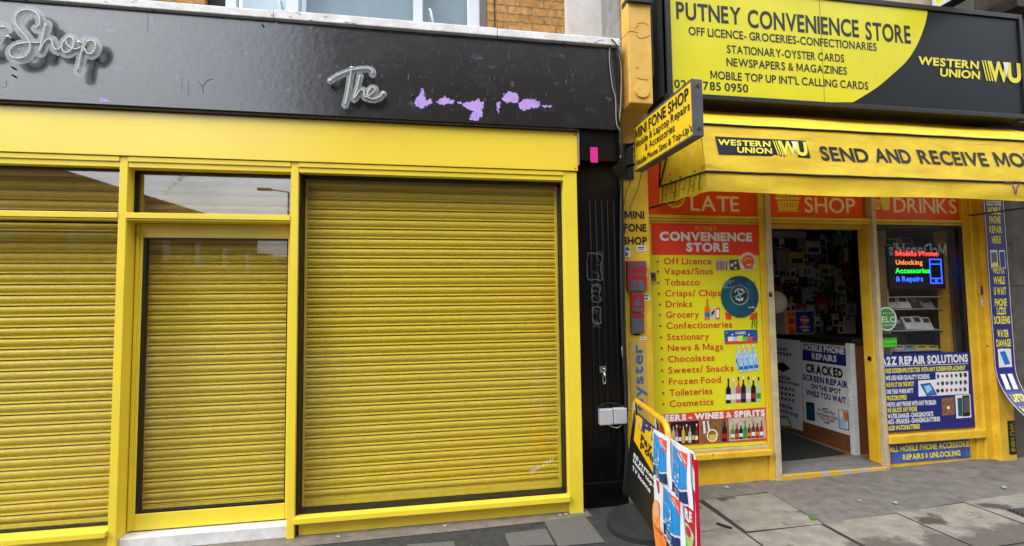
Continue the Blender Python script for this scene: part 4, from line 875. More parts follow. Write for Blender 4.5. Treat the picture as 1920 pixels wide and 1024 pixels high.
for x, y, c in ((1378.5, 493, ORANGE), (1379, 503, ROSE), (1372, 497, SKYB)): u, v = PW.px(x, y); q.disc(PW, u, v, .016, .0027, c, 16); q.disc(PW, u, v, .009, .0034, CREAMP, 12)
for i in range(3): q.stroke(PW, [PW.px(*p) for p in smooth_path([(1410+i*4, 597), (1411+i*4, 605), (1409.5+i*4, 612-(i % 2)*3), (1411+i*4, 616-(i % 2)*5)], 4)], .011-.002*(i % 2), .0018, mat('claw green print', '#2c6a1c', .4))
q.flatpx(PW, [(1359, 585), (1372, 590), (1371, 600), (1361, 599)], .0014, RED); q.flatpx(PW, [(1408, 590), (1420, 585), (1420, 598), (1405, 600)], .0014, RED)
q.build('goods_picture', po)
# beers band
q = MB(); q.flatpx(PW, [(1236, 777.5), (1438.5, 763.5), (1440.5, 826), (1238, 838)], .0016, mat('salmon band print', '#cf4a32', .4)); q.flatpx(PW, [(1248, 792.5), (1310, 788.5), (1311, 831), (1249, 835)], .0026, GLB); q.flatpx(PW, [(1313, 788), (1364, 785), (1365.5, 827.5), (1314, 831)], .0026, mat('tan bar print', '#8d6a3a', .4, .3, 25)); q.flatpx(PW, [(1366, 785), (1434.5, 780.5), (1436.5, 821), (1367.5, 827)], .0026, mat('pale shelf print', '#c6b7a0', .4, .2, 12))
q.tpx(PW, 'BEERS - WINES & SPIRITS', 1236, 791, 1434.5, 12.5, WHITE, .055, .0036)
for i in range(9): bottle(PW, 1256+i*6.2, 832.5-i*.4, 793+(i*37 % 7), 5.6, (AMB, CLR, ROSE, GLB, YLB, AMB, CLR, GLB, AMB)[i], (RED, GLB, WHITE)[i % 3], (WHITE, YLB, WHITE)[i % 3], .0036)
q.tpx(PW, 'O', 1325, 829, 1346, 24, CREAMP, -.01, .0038); q.flatpx(PW, [(1328, 815), (1344, 814), (1341, 824), (1331, 825)], .0037, YLB); bottle(PW, 1358, 828, 786, 9, GLB, DRED, DRED, .0038); q.flatpx(PW, [(1317, 790), (1321, 789), (1323, 812), (1319, 813)], .0037, WHITE); q.flatpx(PW, [(1325, 789), (1328, 789), (1331, 808), (1328, 809)], .0037, WHITE)
for i in range(8): bottle(PW, 1373.5+i*7.7, 824-i*.5, (796, 794, 793.5, 789, 792, 789, 789, 789)[i], 7, (BGN, AMB, GLB, BGN, AMB, AMB, AMB, DRED)[i], (LGREEN, RED, WHITE, GREEN, YLB, ORANGE, SKYB, DRED)[i], (WHITE, RED, WHITE, GREEN, ORANGE, WHITE, ORANGE, WHITE)[i], .0038)
q.build('drinks_picture', po)
# round stickers over the poster
SK = wall(4.255)
def sticker(name, label, cx, cy, r, m, ry=None):
    u, v = SK.px(cx, cy); t = thing(name, label, 'sticker', SK.P(u, v-r))
    q = MB(); q.prism(SK, [(u+r*math.cos(6.28319*i/48), v+r*math.sin(6.28319*i/48)) for i in range(48)], -.002, 0, m); q.build('disc', t); return t, u, v
t, u, v = sticker('round_sticker', 'large round dark teal sticker with a black tin on the lemon poster', 1387.5, 556, .188, DTEAL)
q = MB(); PALE = mat('pale teal print', '#7fb7c4', .4, .2, 20)
q.disc(SK, u, v, .188, .001, TEAL, 40, a0=150, a1=258); q.disc(SK, u-.005, v+.012, .092, .0022, mat('steel rim print', '#8f9a9e', .3)); q.disc(SK, u-.007, v+.016, .083, .0032, BLACK); q.ring(SK, u-.007, v+.016, .070, .073, .0042, GREYS)
c = (u-.007, v+.016)
for a, l, w_ in ((20, .075, .010), (110, .06, .010), (200, .075, .010), (290, .06, .010)):
    r_ = math.radians(a); d = Vector((math.cos(r_), math.sin(r_))); n_ = Vector((-d.y, d.x))*w_; p = Vector(c); q.flat(SK, [tuple(p-n_), tuple(p+d*l), tuple(p+n_)], .0042+a*1e-6, PALE)
def arc_text(q, st, cu, cv, r, a0, a1, cap, m, w, bold=.01, inward=False):
    n = len(st)
    for i, ch in enumerate(st):
        if ch == ' ': continue
        a = math.radians(a0+(a1-a0)*(i+.5)/n); p = (cu+r*math.cos(a), cv+r*math.sin(a)); rot = a-math.pi/2 if not inward else a+math.pi/2
        wd_ = cap*.75; q.text(SK, ch, p[0]-math.cos(rot)*wd_/2, p[1]-math.sin(rot)*wd_/2, wd_, cap, m, bold, w, 0, rot)
arc_text(q, 'NORDIC', c[0], c[1], .042, 160, 20, .020, WHITE, .0052); arc_text(q, 'SPIRIT', c[0], c[1], .058, 215, 325, .020, WHITE, .0052, inward=True)
for st, x0, y, x1 in (('INTENSE', 1359, 529, 1377), ('TASTE.', 1357, 533, 1371), ('MAX', 1355, 537, 1364), ('STRENGTH.', 1354, 541, 1377)): q.tpx(SK, st, x0, y, x1, 3.2, PALE, .01, .0024)
q.rectpx(SK, 1378, 518, 1390, 520, .0022, GREYS); q.tpx(SK, 'CRUSH', 1402, 578, 1414, 3, WHITE, .02, .0024); q.rectpx(SK, 1384, 584, 1416, 585.5, .0022, GREYS); q.rectpx(SK, 1382, 588, 1414, 589.2, .0022, GREYS); q.rectpx(SK, 1380, 594, 1404, 595, .0022, GREYS)
random.seed(9)
for i in range(16):
    x, y = random.uniform(1400, 1418), random.uniform(532, 578)
    q.stroke(SK, [SK.px(*p) for p in smooth_path([(x, y), (x+random.uniform(-5, 5), y-4), (x+random.uniform(-5, 5), y-9)], 4)], .004, .0022+i*.00003, mat('smoke print', '#2f6f86', .4))
q.build('print', t)
t, u, v = sticker('round_sticker', 'small round cream sticker with red and orange middle, Discover Flavour', 1402.7, 491, .087, CREAMP)
q = MB(); q.disc(SK, u, v, .062, .001, RED, 32); q.disc(SK, u, v, .062, .002, ORANGE, 20, a0=100, a1=190); q.disc(SK, u, v, .062, .002, ORANGE, 20, a0=280, a1=370)
arc_text(q, 'DISCOVER FLAVOUR', u, v, .067, 195, -15, .013, BLACK, .003); arc_text(q, 'SOLD HERE', u, v, .078, 225, 315, .013, BLACK, .003, inward=True); arc_text(q, 'NORDIC', u, v, .028, 160, 20, .013, CREAMP, .0034); arc_text(q, 'SPIRIT', u, v, .04, 215, 325, .013, CREAMP, .0034, inward=True); q.build('print', t)
SK = wall(4.258); t, u, v = sticker('round_sticker', 'round green sticker with white rim in the right hand window', 1662.5, 598, .113, WHITE)
q = MB(); q.disc(SK, u, v, .100, .001, GREEN, 40); q.tpx(SK, 'VELO', 1643, 605, 1680, 11, WHITE, .01, .003); q.tpx(SK, 'AVAILABLE HERE', 1647, 611.5, 1676, 3, WHITE, .01, .003); q.tpx(SK, 'discover', 1655, 588, 1674, 2.4, WHITE, .01, .003); q.build('print', t)
# ---- blue repair banner in the right window
BW = wall(4.256)
bn = thing('repair_banner', 'navy A2Z phone repair banner along the bottom of the right window', 'banner', (4.83, 4.25, .345))
q = MB(); a = BW.px(1664, 814); b = BW.px(1819, 659); q.fbox(BW, 4.312, BW.px(1822, 700)[0], .352, b[1], 0, .004, NAVY); q.build('sheet', bn)
def zz(x, y): return 1620+x/3.413, 600+y/3.413
q = MB()
def bl(st, x0, y0, x1, y1, cap, m, bold=.04):
    p = zz(x0, y0); p1 = zz(x1, y1); q.tpx(BW, st, p[0], p[1], p1[0], cap, m, bold, .006, y1=p1[1])
bl('A2Z REPAIR SOLUTIONS', 104, 292, 663, 274, 16, WHITE, .05); a = zz(110, 297); b = zz(663, 276); q.stroke(BW, [BW.px(*a), BW.px(b[0], b[1]+1)], .005, .006, WHITE)
for st, x0, y0, x1, y1, m in (('FREE SCREEN PROTECTOR WITH ANY SCREEN REPLACEMENT', 133, 342, 646, 318, LETY), ('WE USE HIGH QUALITY SCREENS', 135, 388, 415, 373, WHITE), ('WE FIX IT ON THE SPOT', 138, 432, 318, 421, LETY), ('ONE YEAR WARRANTY', 140, 475, 313, 466, WHITE), ('PRICE DROPPED', 142, 516, 270, 509, LETY), ('WE FIX ANY PHONE WITH ANY PROBLEM', 143, 558, 458, 541, WHITE), ('WE UNLOCK ANY PHONE', 146, 594, 336, 583, LETY), ('WATER DAMAGE - CHARGING PORTS', 149, 632, 440, 616, WHITE), ('MICS - SPEAKERS - CHANGING BATTERIES', 150, 668, 484, 651, WHITE), ('ALSO WATCH BATTERIES', 152, 708, 355, 698, LETY)): bl(st, x0, y0, x1, y1, 9, m)
q.build('lettering', bn)
q = MB()
def zp(*pts): return [zz(*p) for p in pts]
q.flatpx(BW, zp((455, 336), (664, 327), (668, 472), (346, 490), (344, 388), (456, 381)), .005, WHITE)
q.flatpx(BW, zp((356, 410), (420, 402), (465, 478), (398, 486)), .0062, BLACK); q.flatpx(BW, zp((363, 413), (418, 406), (457, 474), (398, 482)), .0072, BLUE); q.flatpx(BW, zp((380, 425), (415, 415), (430, 445), (400, 470)), .0080, SKYB)
random.seed(4)
for r_ in range(3):
    for k in range(7):
        x, y = 470+k*29-(r_ == 2)*2, 362+r_*46-k*1.6; c = random.choice((BLACK, GREYS, BLACK, DRED, TEAL, GREYS, PURPLE)); w_ = random.uniform(8, 13); h_ = random.uniform(10, 18)
        q.flatpx(BW, zp((x-w_, y-h_*.6), (x+w_*.4, y-h_), (x+w_, y+h_*.3), (x-w_*.3, y+h_)), .0062, c)
q.flatpx(BW, zp((493, 502), (574, 492), (578, 605), (498, 612)), .005, mat('tan print', '#9c6f48', .5, .4, 40)); u, v = BW.px(*zz(535, 560)); q.disc(BW, u, v, .030, .0062, mat('gold print', '#8a5a24', .4, .3, 60), 24); q.disc(BW, u, v, .018, .0072, CREAMP, 20)
q.flatpx(BW, zp((580, 482), (676, 474), (684, 622), (588, 630)), .005, WHITE); q.flatpx(BW, zp((624, 484), (670, 480), (676, 612), (630, 618)), .0062, BLACK); q.flatpx(BW, zp((594, 500), (622, 498), (628, 612), (600, 615)), .0062, TEAL); q.flatpx(BW, zp((630, 496), (666, 492), (671, 590), (634, 595)), .0072, GREYS); q.build('picture', bn)
# lower blue strip on the stall riser
BS = wall(4.258); t = thing('repair_banner', 'low navy strip reading All Mobile Phone Accessories under the sill', 'banner', (4.86, 4.258, .05))
q = MB(); a = BS.px(1667, 870); b = BS.px(1829, 825); q.fbox(BS, 4.36, 5.26, .062, .250, 0, .003, mat('scuffed navy print', '#253583', .4, .3, 9, dark='#4c60a6')); q.build('sheet', t)
q = MB(); q.tpx(BS, 'ALL MOBILE PHONE ACCESSORIES', 1666.5, 848.5, 1822, 11.5, LETY, .045, .0045, y1=834); q.tpx(BS, 'REPAIRS & UNLOCKING', 1692.5, 862.5, 1800, 10.5, LETY, .045, .0045, y1=852); q.build('lettering', t)
# ---- curling vertical banner on the right pilaster
class Ribbon(Fr):
    """hangs straight, then its lower end curls out towards the street"""
    Z0 = .95
    def P(s, u, v, w=0):
        if v >= s.Z0: return Vector((u, 4.128-w, v))
        t = s.Z0-v; y = .95*t*t
        return Vector((u, 4.128-y-w, v+.22*t*t))
RB = Ribbon((0, 4.128, 0))
vb = thing('vertical_banner', 'tall narrow navy banner curling away from the right pilaster, Mobile Phone Repair Here', 'banner', (5.56, 4.1, .3))
RX0, RX1 = 5.447, 5.69
q = MB(); vs = []; n = 40
for i in range(n+1):
    z = 2.62+(.22-2.62)*i/n
    vs += [RB.P(RX0, z, 0), RB.P(RX1, z, 0)]
q.add(vs, [(2*i, 2*i+2, 2*i+3, 2*i+1) for i in range(n)], NAVY); q.build('sheet', vb, solid=.003)
q = MB(); vs = []
for X in (RX0+.003, RX1-.009):
    o = len(q.v); vv = []
    for i in range(n+1):
        z = 2.62+(.22-2.62)*i/n; vv += [RB.P(X, z, .0045), RB.P(X+.006, z, .0045)]
    q.add(vv, [(2*i, 2*i+2, 2*i+3, 2*i+1) for i in range(n)], CREAMP)
q.build('edging', vb)
q = MB()
cx = (RX0+RX1)/2
def rz(y): return RB.px(1862+(y-420)*.045, y)[1]
for st, y, cap, wd_, m in (('A2Z REPAIR', 375, 8, .125, WHITE), ('SOLUTIONS', 386, 8, .13, WHITE), ('MOBILE', 402, 11.5, .115, LETY), ('PHONE', 419, 11.5, .10, LETY), ('REPAIR', 437.5, 11.5, .11, LETY), ('HERE', 456.5, 11.5, .08, LETY), ('WE FIX', 513.5, 12, .105, LETY), ('WHILE', 533, 12, .10, LETY), ('U WAIT', 553, 12, .108, LETY), ('PHONE', 574.5, 12, .105, LETY), ('LCDS', 590.5, 12, .08, LETY), ('SCREENS', 607.5, 12, .14, LETY), ('WATER', 632.5, 11.5, .10, LETY), ('DAMAGE', 650.5, 12, .125, LETY), ('REPAIR', 668, 12, .105, LETY)):
    z0 = rz(y); z1 = rz(y-cap); q.text(RB, st, cx-wd_*.68, z0, wd_*1.36, (z1-z0)*1.2, m, .035, .005)
q.text(RB, 'LAPTOP', cx-.075, .60, .15, .075, LETY, .045, .005); q.text(RB, 'REPAIR', cx-.075, .485, .15, .075, LETY, .045, .005); q.build('lettering', vb)
q = MB()
def rr(x0, x1, z0, z1, m, w): q.flat(RB, [(cx+x0, z0), (cx+x1, z0), (cx+x1, z1), (cx+x0, z1)], w, m)
rr(-.085, .0, 1.89, 2.07, WHITE, .005); rr(-.075, -.01, 1.94, 2.05, GREYS, .0062); rr(-.06, -.005, 1.905, 1.95, LETY, .0072); rr(.02, .09, 1.89, 2.07, WHITE, .005); rr(.028, .082, 1.905, 2.055, NAVY, .0062)
rr(-.075, .08, .935, 1.11, WHITE, .005); q.flat(RB, [(cx-.055, 1.085), (cx+.01, 1.09), (cx+.06, .965), (cx-.005, .955)], .0062, BLUE); rr(-.075, -.02, .72, .87, WHITE, .005); rr(.01, .065, .72, .87, WHITE, .005); rr(-.068, -.026, .73, .84, SKYB, .0062); rr(.017, .058, .73, .84, GREYS, .0062); rr(-.06, .10, .33, .45, WHITE, .005); rr(-.045, .085, .355, .43, PURPLE, .0062); q.build('picture', vb)
t = tag(MB().fbox(wall(4.145), 5.575, 5.655, .10, .42, 0, .004, BLACK).build('upright_sign'), 'black strip with yellow upside lettering low on the right pilaster', 'sign')
q = MB(); VR2 = Fr((0, 4.14, 0), (0, 0, -1), (1, 0, 0)); q.text(VR2, 'WU MINI', -.40, 5.59, .27, .05, mat('dull yellow print', '#9a7d14', .6), .03, .0015); q.build('lettering', t)
YP = wall(4.214)
card('sticker', 'small purple and orange sticker on the right pilaster above a white notice', 'sticker', YP, 1839, 537, 1852, 553, PURPLE, lines=[(1848, 538, 1851.5, 552, ORANGE)])
card('sticker', 'small white notice below the purple sticker on the right pilaster', 'sticker', YP, 1840, 558, 1854.5, 574, WHITE, lines=[(1841, 559.5, 1853.5, 562, DRED), (1842, 565, 1853, 566.5, GREYS), (1842, 569, 1853, 570.5, GREYS)])
card('sticker', 'tiny red and black sticker on the white strip left of the doorway', 'sticker', wall(4.219), 1442, 548, 1447.5, 557, BLACK, lines=[(1443, 549, 1446.5, 552, DRED)])
# ================================================================== INSIDE THE STORE
FC = Fr((4.35, 0, 0), (0, -1, 0), (0, 0, 1))       # front of the counter, faces left
WPOST0 = mat('white end panel', '#c9c9cb', .5, .1, 6)
ct = thing('shop_counter', 'dark topped counter inside the doorway with phone repair posters on its front', 'counter', (4.6, 5.4, .045))
q = MB(); q.box(4.36, 4.75, 4.62, 6.05, .045, 1.15, WOOD); q.build('body', ct)
q = MB(); q.box(4.33, 4.80, 4.60, 6.08, 1.151, 1.20, BLACK); q.build('worktop', ct, .006)
q = MB(); u0, v0 = FC.px(1506.5, 814); u1, v1 = FC.px(1605, 849); q.box(4.343, 4.359, 4.62, 5.37, .046, .215, WOOD); q.build('skirting', ct, .003)
q = MB(); q.box(4.30, 4.358, 4.60, 4.655, .046, 1.16, WPOST0)
for k in range(5): q.tube([(4.32, 4.635, .55+.04*k), (4.32, 4.635, .57+.04*k)], .03, WPOST0, 10)
q.build('end_post', ct)
def fpx(x, y): return 1420+x/3.011, 580+y/3.011
def fcp(*pts): return [FC.px(*fpx(*p)) for p in pts]
po1 = thing('counter_poster', 'white poster reading Mobile Phone Repairs Cracked Screen Repair on the counter front', 'poster', (4.34, 5.0, .2))
WPOST = mat('white poster', '#d2d2d4', .4, .04)
a = FC.px(*fpx(243, 185)); b = FC.px(*fpx(546, 715)); PYa, PYb = a[0], b[0]
q = MB(); q.fbox(FC, PYa+.01, PYb, .217, a[1], .0, .006, WPOST); q.build('sheet', po1)
q = MB(); q.flat(FC, fcp((257, 192), (507, 217), (512, 322), (259, 287)), .008, NAVY)
def ft(st, x0, y0, x1, y1, cap, m, bold=.045): 
    p = FC.px(*fpx(x0, y0)); r = FC.px(*fpx(x1, y1)); _, v = FC.px(*fpx(x0, y0-cap)); q.text(FC, st, p[0], (p[1]+r[1])/2, r[0]-p[0], (v-p[1])*1.05, m, bold, .010)
NVT = mat('navy lettering', '#1c2a7a', .45)
ft('MOBILE PHONE', 262, 230, 496, 255, 32, WHITE); ft('REPAIRS', 313, 282, 452, 297, 33, WHITE); ft('CRACKED', 280, 362, 488, 384, 48, BLACK, .055); ft('SCREEN REPAIR', 262, 402, 518, 442, 32, NVT); ft('ON THE SPOT', 307, 450, 478, 478, 26, BLACK, .035); ft('WHILE YOU WAIT', 280, 488, 505, 530, 32, NVT)
ft('We Take That', 345, 572, 445, 598, 15, BLACK, .02); ft('And Make it Like', 340, 596, 458, 622, 15, BLACK, .02); ft('This Again', 357, 618, 440, 638, 15, DRED, .02); q.build('lettering', po1)
q = MB(); q.flat(FC, fcp((278, 522), (325, 528), (330, 632), (282, 622)), .008, BLACK); q.flat(FC, fcp((285, 540), (318, 545), (322, 620), (288, 612)), .0092, DTEAL); q.flat(FC, fcp((461, 564), (517, 572), (523, 685), (466, 672)), .008, NAVY); q.flat(FC, fcp((465, 568), (513, 576), (518, 678), (470, 668)), .0092, WHITE); q.flat(FC, fcp((486, 575), (513, 580), (516, 630), (500, 640)), .0104, ORANGE); q.flat(FC, fcp((470, 620), (490, 600), (512, 670), (472, 662)), .0108, SKYB)
q.flat(FC, fcp((370, 560), (382, 552), (382, 558), (405, 562), (405, 568), (382, 564), (382, 570)), .008, TEAL); q.flat(FC, fcp((412, 644), (400, 632), (400, 638), (378, 633), (378, 640), (400, 645), (400, 650)), .008, DRED); q.build('picture', po1)
po2 = thing('counter_poster', 'white Water Damage poster half hidden by the left door post', 'poster', (4.34, 5.7, .2))
q = MB(); q.fbox(FC, -6.05, PYa-.005, .10, 1.14, .0, .006, WPOST); q.build('sheet', po2)
q = MB(); ft('Water', 85, 225, 176, 235, 20, NVT, .03); ft('Damage', 85, 250, 197, 263, 20, NVT, .03); ft('Mobile', 95, 385, 190, 398, 20, NVT, .03); ft('Accessories', 72, 405, 242, 430, 20, NVT, .03); ft('Mobile', 98, 545, 202, 563, 22, NVT, .03); ft('Unlocking', 75, 572, 234, 598, 22, NVT, .03); q.build('lettering', po2)
q = MB(); q.flat(FC, fcp((105, 305), (150, 300), (190, 335), (150, 355), (108, 330)), .008, BLACK); random.seed(2)
for r_ in range(3):
    for k in range(5): x, y = 122+k*21, 440+r_*30+k*4; q.flat(FC, fcp((x-7, y-6), (x+5, y-9), (x+8, y+5), (x-4, y+9)), .008, random.choice((BLACK, GREYS, DRED, TEAL)))
q.flat(FC, fcp((122, 600), (175, 600), (205, 680), (130, 668)), .008, mat('olive print', '#7d8a62', .5)); q.flat(FC, fcp((132, 615), (170, 614), (190, 660), (140, 655)), .0092, WHITE); q.build('picture', po2)
tag(MB().add([(3.45, 4.57, .049), (4.235, 4.66, .049), (4.31, 5.9, .049), (3.3, 5.9, .049), (3.45, 4.57, .056), (4.235, 4.66, .056), (4.31, 5.9, .056), (3.3, 5.9, .056)], [(3, 2, 1, 0), (4, 5, 6, 7), (0, 1, 5, 4), (1, 2, 6, 5), (2, 3, 7, 6), (3, 0, 4, 7)], mat('charcoal mat', '#22211f', .95, .2, 80)).build('door_mat'), 'charcoal door mat on the tan floor inside the doorway', 'mat')
# crisps carton and the things beside it
CB = wall(5.55)
bxt = thing('crisps_carton', 'orange and navy cardboard crisps carton on the counter', 'carton', CB.P(*CB.px(1502, 632)))
q = MB(); u0, v0 = CB.px(1474, 631.5); u1, v1 = CB.px(1526.5, 582); v0 = 1.201; q.box(u0, u1, 5.55, 5.80, v0, v1, mat('carton edge', '#bdb4a4', .7)); q.build('box', bxt)
CBF = wall(5.548); q = MB(); um = CBF.px(1492, 600)[0]; q.flat(CBF, [(u0+.01, v0+.01), (um, v0+.01), (um, v1-.01), (u0+.01, v1-.01)], .001, ORANGE); q.flat(CBF, [(um, v0+.01), (u1-.01, v0+.01), (u1-.01, v1-.01), (um, v1-.01)], .001, NAVY)
u, v = CBF.px(1508.5, 600); q.disc(CBF, u, v, .055, .002, ORANGE, 28); q.flat(CBF, [(u-.065, v-.03), (u+.06, v+.0), (u+.06, v+.035), (u-.065, v+.012)], .003, NAVY)
q.tpx(CBF, 'WALKERS', 1500, 603, 1517, 5, WHITE, .03, .004); q.tpx(CBF, 'CHEESE &', 1499, 615.5, 1519, 4.6, WHITE, .03, .004); q.tpx(CBF, 'ONION', 1503, 622, 1517, 4.6, WHITE, .03, .004); q.tpx(CBF, '£1.35', 1476, 592.5, 1490, 7.5, BLACK, .03, .004); q.rectpx(CBF, 1479, 597, 1489, 607, .003, DRED); q.rectpx(CBF, 1480, 613, 1489, 627, .003, mat('orange fade print', '#b2521a', .5)); q.build('print', bxt)
q = MB(); c = CB.P(*CB.px(1454, 567)); c.y = 5.2; c = CAMPOS+(c-CAMPOS)*1.0; c = Vector((*[W for W in (wall(5.2).px(1455, 567)[0],)], 5.2, wall(5.2).px(1455, 567)[1]))
R_ = .115; rows_ = [(R_*math.sin(math.pi*i/14), -R_*math.cos(math.pi*i/14)*1.12) for i in range(15)]
vs = [(c.x+r*math.cos(6.28319*j/20), c.y+r*math.sin(6.28319*j/20), c.z+z) for r, z in rows_ for j in range(20)]
q.add(vs, [(i*20+j, i*20+(j+1) % 20, (i+1)*20+(j+1) % 20, (i+1)*20+j) for i in range(14) for j in range(20)], mat('pale paper shade', '#c9bfa8', .7, .1, 20)); q.build('shade', None, smooth=True)
o = bpy.data.objects['shade']; o.name = 'paper_lamp'; tag(o, 'pale round paper lamp half hidden by the left door post', 'lamp')
tag(MB().tube([tuple(c+Vector((0, 0, R_*1.1))), (c.x, c.y, 2.75)], .003, CABLE).build('lamp_cord'), 'thin black cord holding the pale round lamp', 'cord')
# display board of phone accessories behind the counter
bd = thing('display_board', 'dark peg board of phone accessories behind the counter', 'display board', (5.3, 6.15, .05))
q = MB(); q.box(4.2, 6.5, 6.16, 6.20, .05, 2.7, mat('black pegboard', '#2b2927', .7)); q.build('panel', bd)
q = MB()
for z in (1.30, 1.55, 1.80, 2.05, 2.30, 2.52): q.box(4.2, 6.5, 6.145, 6.159, z, z+.012, DARKM)
q.build('slat', bd)
DB = wall(6.10)
def ix(x, y): return 1440+x/4.45, 410+y/4.45
PK = {'white': mat('white card pack', '#dddbd8', .4, .1, 30), 'grey': mat('grey card pack', '#98999b', .4, .1, 30), 'yellow': mat('yellow card pack', '#dcc42a', .4, .1, 30), 'red': mat('red card pack', '#b02a26', .4, .1, 30), 'orange': mat('orange phone case', '#c0501c', .4, .1), 'mint': mat('mint phone case', '#7fa8a4', .4, .1), 'dark': mat('dark phone case', '#3a3c40', .35, .2), 'green': mat('green phone case', '#4b7a4a', .4, .1), 'cream': mat('cream card pack', '#c5bda9', .4, .1)}
packs = [ # pixel box in the doorway crop, colour, what it shows
 (150, 135, 235, 265, 'dark', 'large dark phone case hanging top left'), (240, 170, 305, 280, 'grey', 'grey cable pack left of the white plug pack'), (312, 168, 428, 274, 'white', 'white plug pack in the top row'), (440, 150, 470, 240, 'dark', 'dark earphone pack right of the white plug pack'), (562, 122, 615, 210, 'mint', 'mint phone case in the top row'), (650, 115, 692, 200, 'mint', 'mint phone case nearest the door jamb'),
 (70, 262, 150, 442, 'grey', 'grey clear case holding small plugs'), (176, 282, 300, 396, 'yellow', 'wide yellow toolbox shaped pack'), (315, 360, 390, 380, 'grey', 'thin grey pack under the white plug pack'), (522, 262, 575, 400, 'dark', 'dark pack left of the orange case'), (578, 252, 634, 372, 'orange', 'bright orange phone case near the door jamb'), (636, 262, 662, 388, 'white', 'thin white pack behind the orange case'),
 (270, 415, 378, 512, 'white', 'white cable box in the middle row'), (380, 420, 428, 512, 'white', 'white box printed with a black cable, left of the yellow card'), (430, 405, 495, 500, 'yellow', 'yellow card pack in the middle row'), (497, 415, 548, 508, 'white', 'white box with two black leads right of the yellow card'), (568, 412, 608, 522, 'white', 'slim white box right of the leads'), (650, 400, 708, 515, 'red', 'red pack nearest the door jamb'), (110, 495, 250, 540, 'cream', 'cream box lying on its side left of centre'),
 (55, 550, 110, 660, 'red', 'dark red pack at the left behind the lamp'), (140, 560, 205, 675, 'dark', 'dark case in the fourth row, left of another'), (210, 560, 272, 675, 'dark', 'dark case left of the green one'), (278, 548, 342, 655, 'mint', 'pale mint case in the fourth row'), (365, 575, 410, 650, 'cream', 'small cream jar shaped pack'), (455, 545, 528, 665, 'green', 'green patterned phone case'), (565, 545, 638, 632, 'white', 'white box printed with a black adaptor'), (660, 550, 712, 660, 'dark', 'dark pack low by the door jamb'),
 (250, 695, 320, 760, 'red', 'dark red box above the crisps carton'), (335, 690, 388, 800, 'cream', 'cream pack above the carton corner'), (412, 678, 505, 800, 'red', 'large dark red box right of the carton'), (610, 678, 650, 745, 'white', 'small white box left of a twin lead box'), (655, 672, 725, 772, 'white', 'white box with twin black leads low on the right'),
 (470, 830, 520, 930, 'dark', 'dark pack right of the carton'), (540, 820, 592, 930, 'cream', 'cream pack with a red diamond'), (640, 798, 718, 945, 'white', 'white framed box with a black phone case')]
for (x0, y0, x1, y1, c, lab) in packs:
    a = DB.px(*ix(x0, y1)); b = DB.px(*ix(x1, y0)); d = random.uniform(.02, .05); tilt = random.uniform(-.01, .01)
    t = thing('accessory_pack', lab, 'accessory', DB.P((a[0]+b[0])/2, a[1]), 'phone accessories hanging behind the counter')
    q = MB(); fr = Fr((0, 6.10-random.uniform(0, .02), 0), (1, 0, tilt)); q.fbox(fr, a[0], b[0], a[1], b[1], -.03, d-.03, PK[c]); q.build('card', t, .003)
    q = MB(); w_, h_ = b[0]-a[0], b[1]-a[1]; L0 = d-.03+.002
    dk = PK['dark'] if c in ('white', 'yellow', 'cream', 'mint', 'orange') else PK['grey']
    if 'lead' in lab or 'cable' in lab:
        for k in (.35, .65): q.flat(fr, [(a[0]+w_*(k-.05), a[1]+h_*.2), (a[0]+w_*(k+.05), a[1]+h_*.2), (a[0]+w_*(k+.05), a[1]+h_*.7), (a[0]+w_*(k-.05), a[1]+h_*.7)], L0, dk)
    elif 'case' in lab: q.disc(fr, a[0]+w_*.25, a[1]+h_*.86, w_*.10, L0, dk, 12)
    else: q.flat(fr, [(a[0]+w_*.15, a[1]+h_*.15), (a[0]+w_*.85, a[1]+h_*.15), (a[0]+w_*.85, a[1]+h_*.5), (a[0]+w_*.15, a[1]+h_*.5)], L0, dk)
    q.flat(fr, [(a[0]+w_*.3, a[1]+h_*.90), (a[0]+w_*.7, a[1]+h_*.90), (a[0]+w_*.7, a[1]+h_*.94), (a[0]+w_*.3, a[1]+h_*.94)], L0+.001, PK['grey']); q.build('print', t)
random.seed(21)
for y, hmax in ((128, 118), (262, 122), (408, 108), (548, 112), (688, 106), (822, 118)):
    x = 62+random.uniform(0, 14)
    while x < 700:
        w_, h_ = random.uniform(30, 46), hmax*random.uniform(.82, 1)
        a = DB.px(*ix(x, y+h_)); b = DB.px(*ix(x+w_, y)); t = thing('accessory_pack', 'dim small phone accessory pack in the crowded rows on the dark peg board', 'accessory', DB.P((a[0]+b[0])/2, a[1]), 'phone accessories hanging behind the counter')
        c = random.choice(('dark', 'dark', 'dark', 'grey', 'grey', 'cream', 'mint', 'red', 'white')); fr = Fr((0, 6.137, 0), (1, 0, random.uniform(-.012, .012)))
        q = MB(); q.fbox(fr, a[0], b[0], a[1], b[1], -.006, .006, PK[c]); q.build('card', t, .002)
        q = MB(); ww, hh = b[0]-a[0], b[1]-a[1]; dk = PK['dark' if c != 'dark' else 'grey']; k = random.random()
        q.flat(fr, [(a[0]+ww*.2, a[1]+hh*.15), (a[0]+ww*.8, a[1]+hh*.15), (a[0]+ww*.8, a[1]+hh*(.35+.3*k)), (a[0]+ww*.2, a[1]+hh*(.35+.3*k))], .0075, dk); q.flat(fr, [(a[0]+ww*.15, a[1]+hh*.82), (a[0]+ww*.85, a[1]+hh*.82), (a[0]+ww*.85, a[1]+hh*.9), (a[0]+ww*.15, a[1]+hh*.9)], .0075, PK['cream'] if c == 'dark' else dk); q.build('print', t)
        x += w_+random.uniform(2, 16)
tag(MB().box(4.25, 4.95, 5.9, 5.99, 2.42, 2.5, SHELFW).build('strip_light_case'), 'grey unlit strip light case high behind the doorway', 'light')
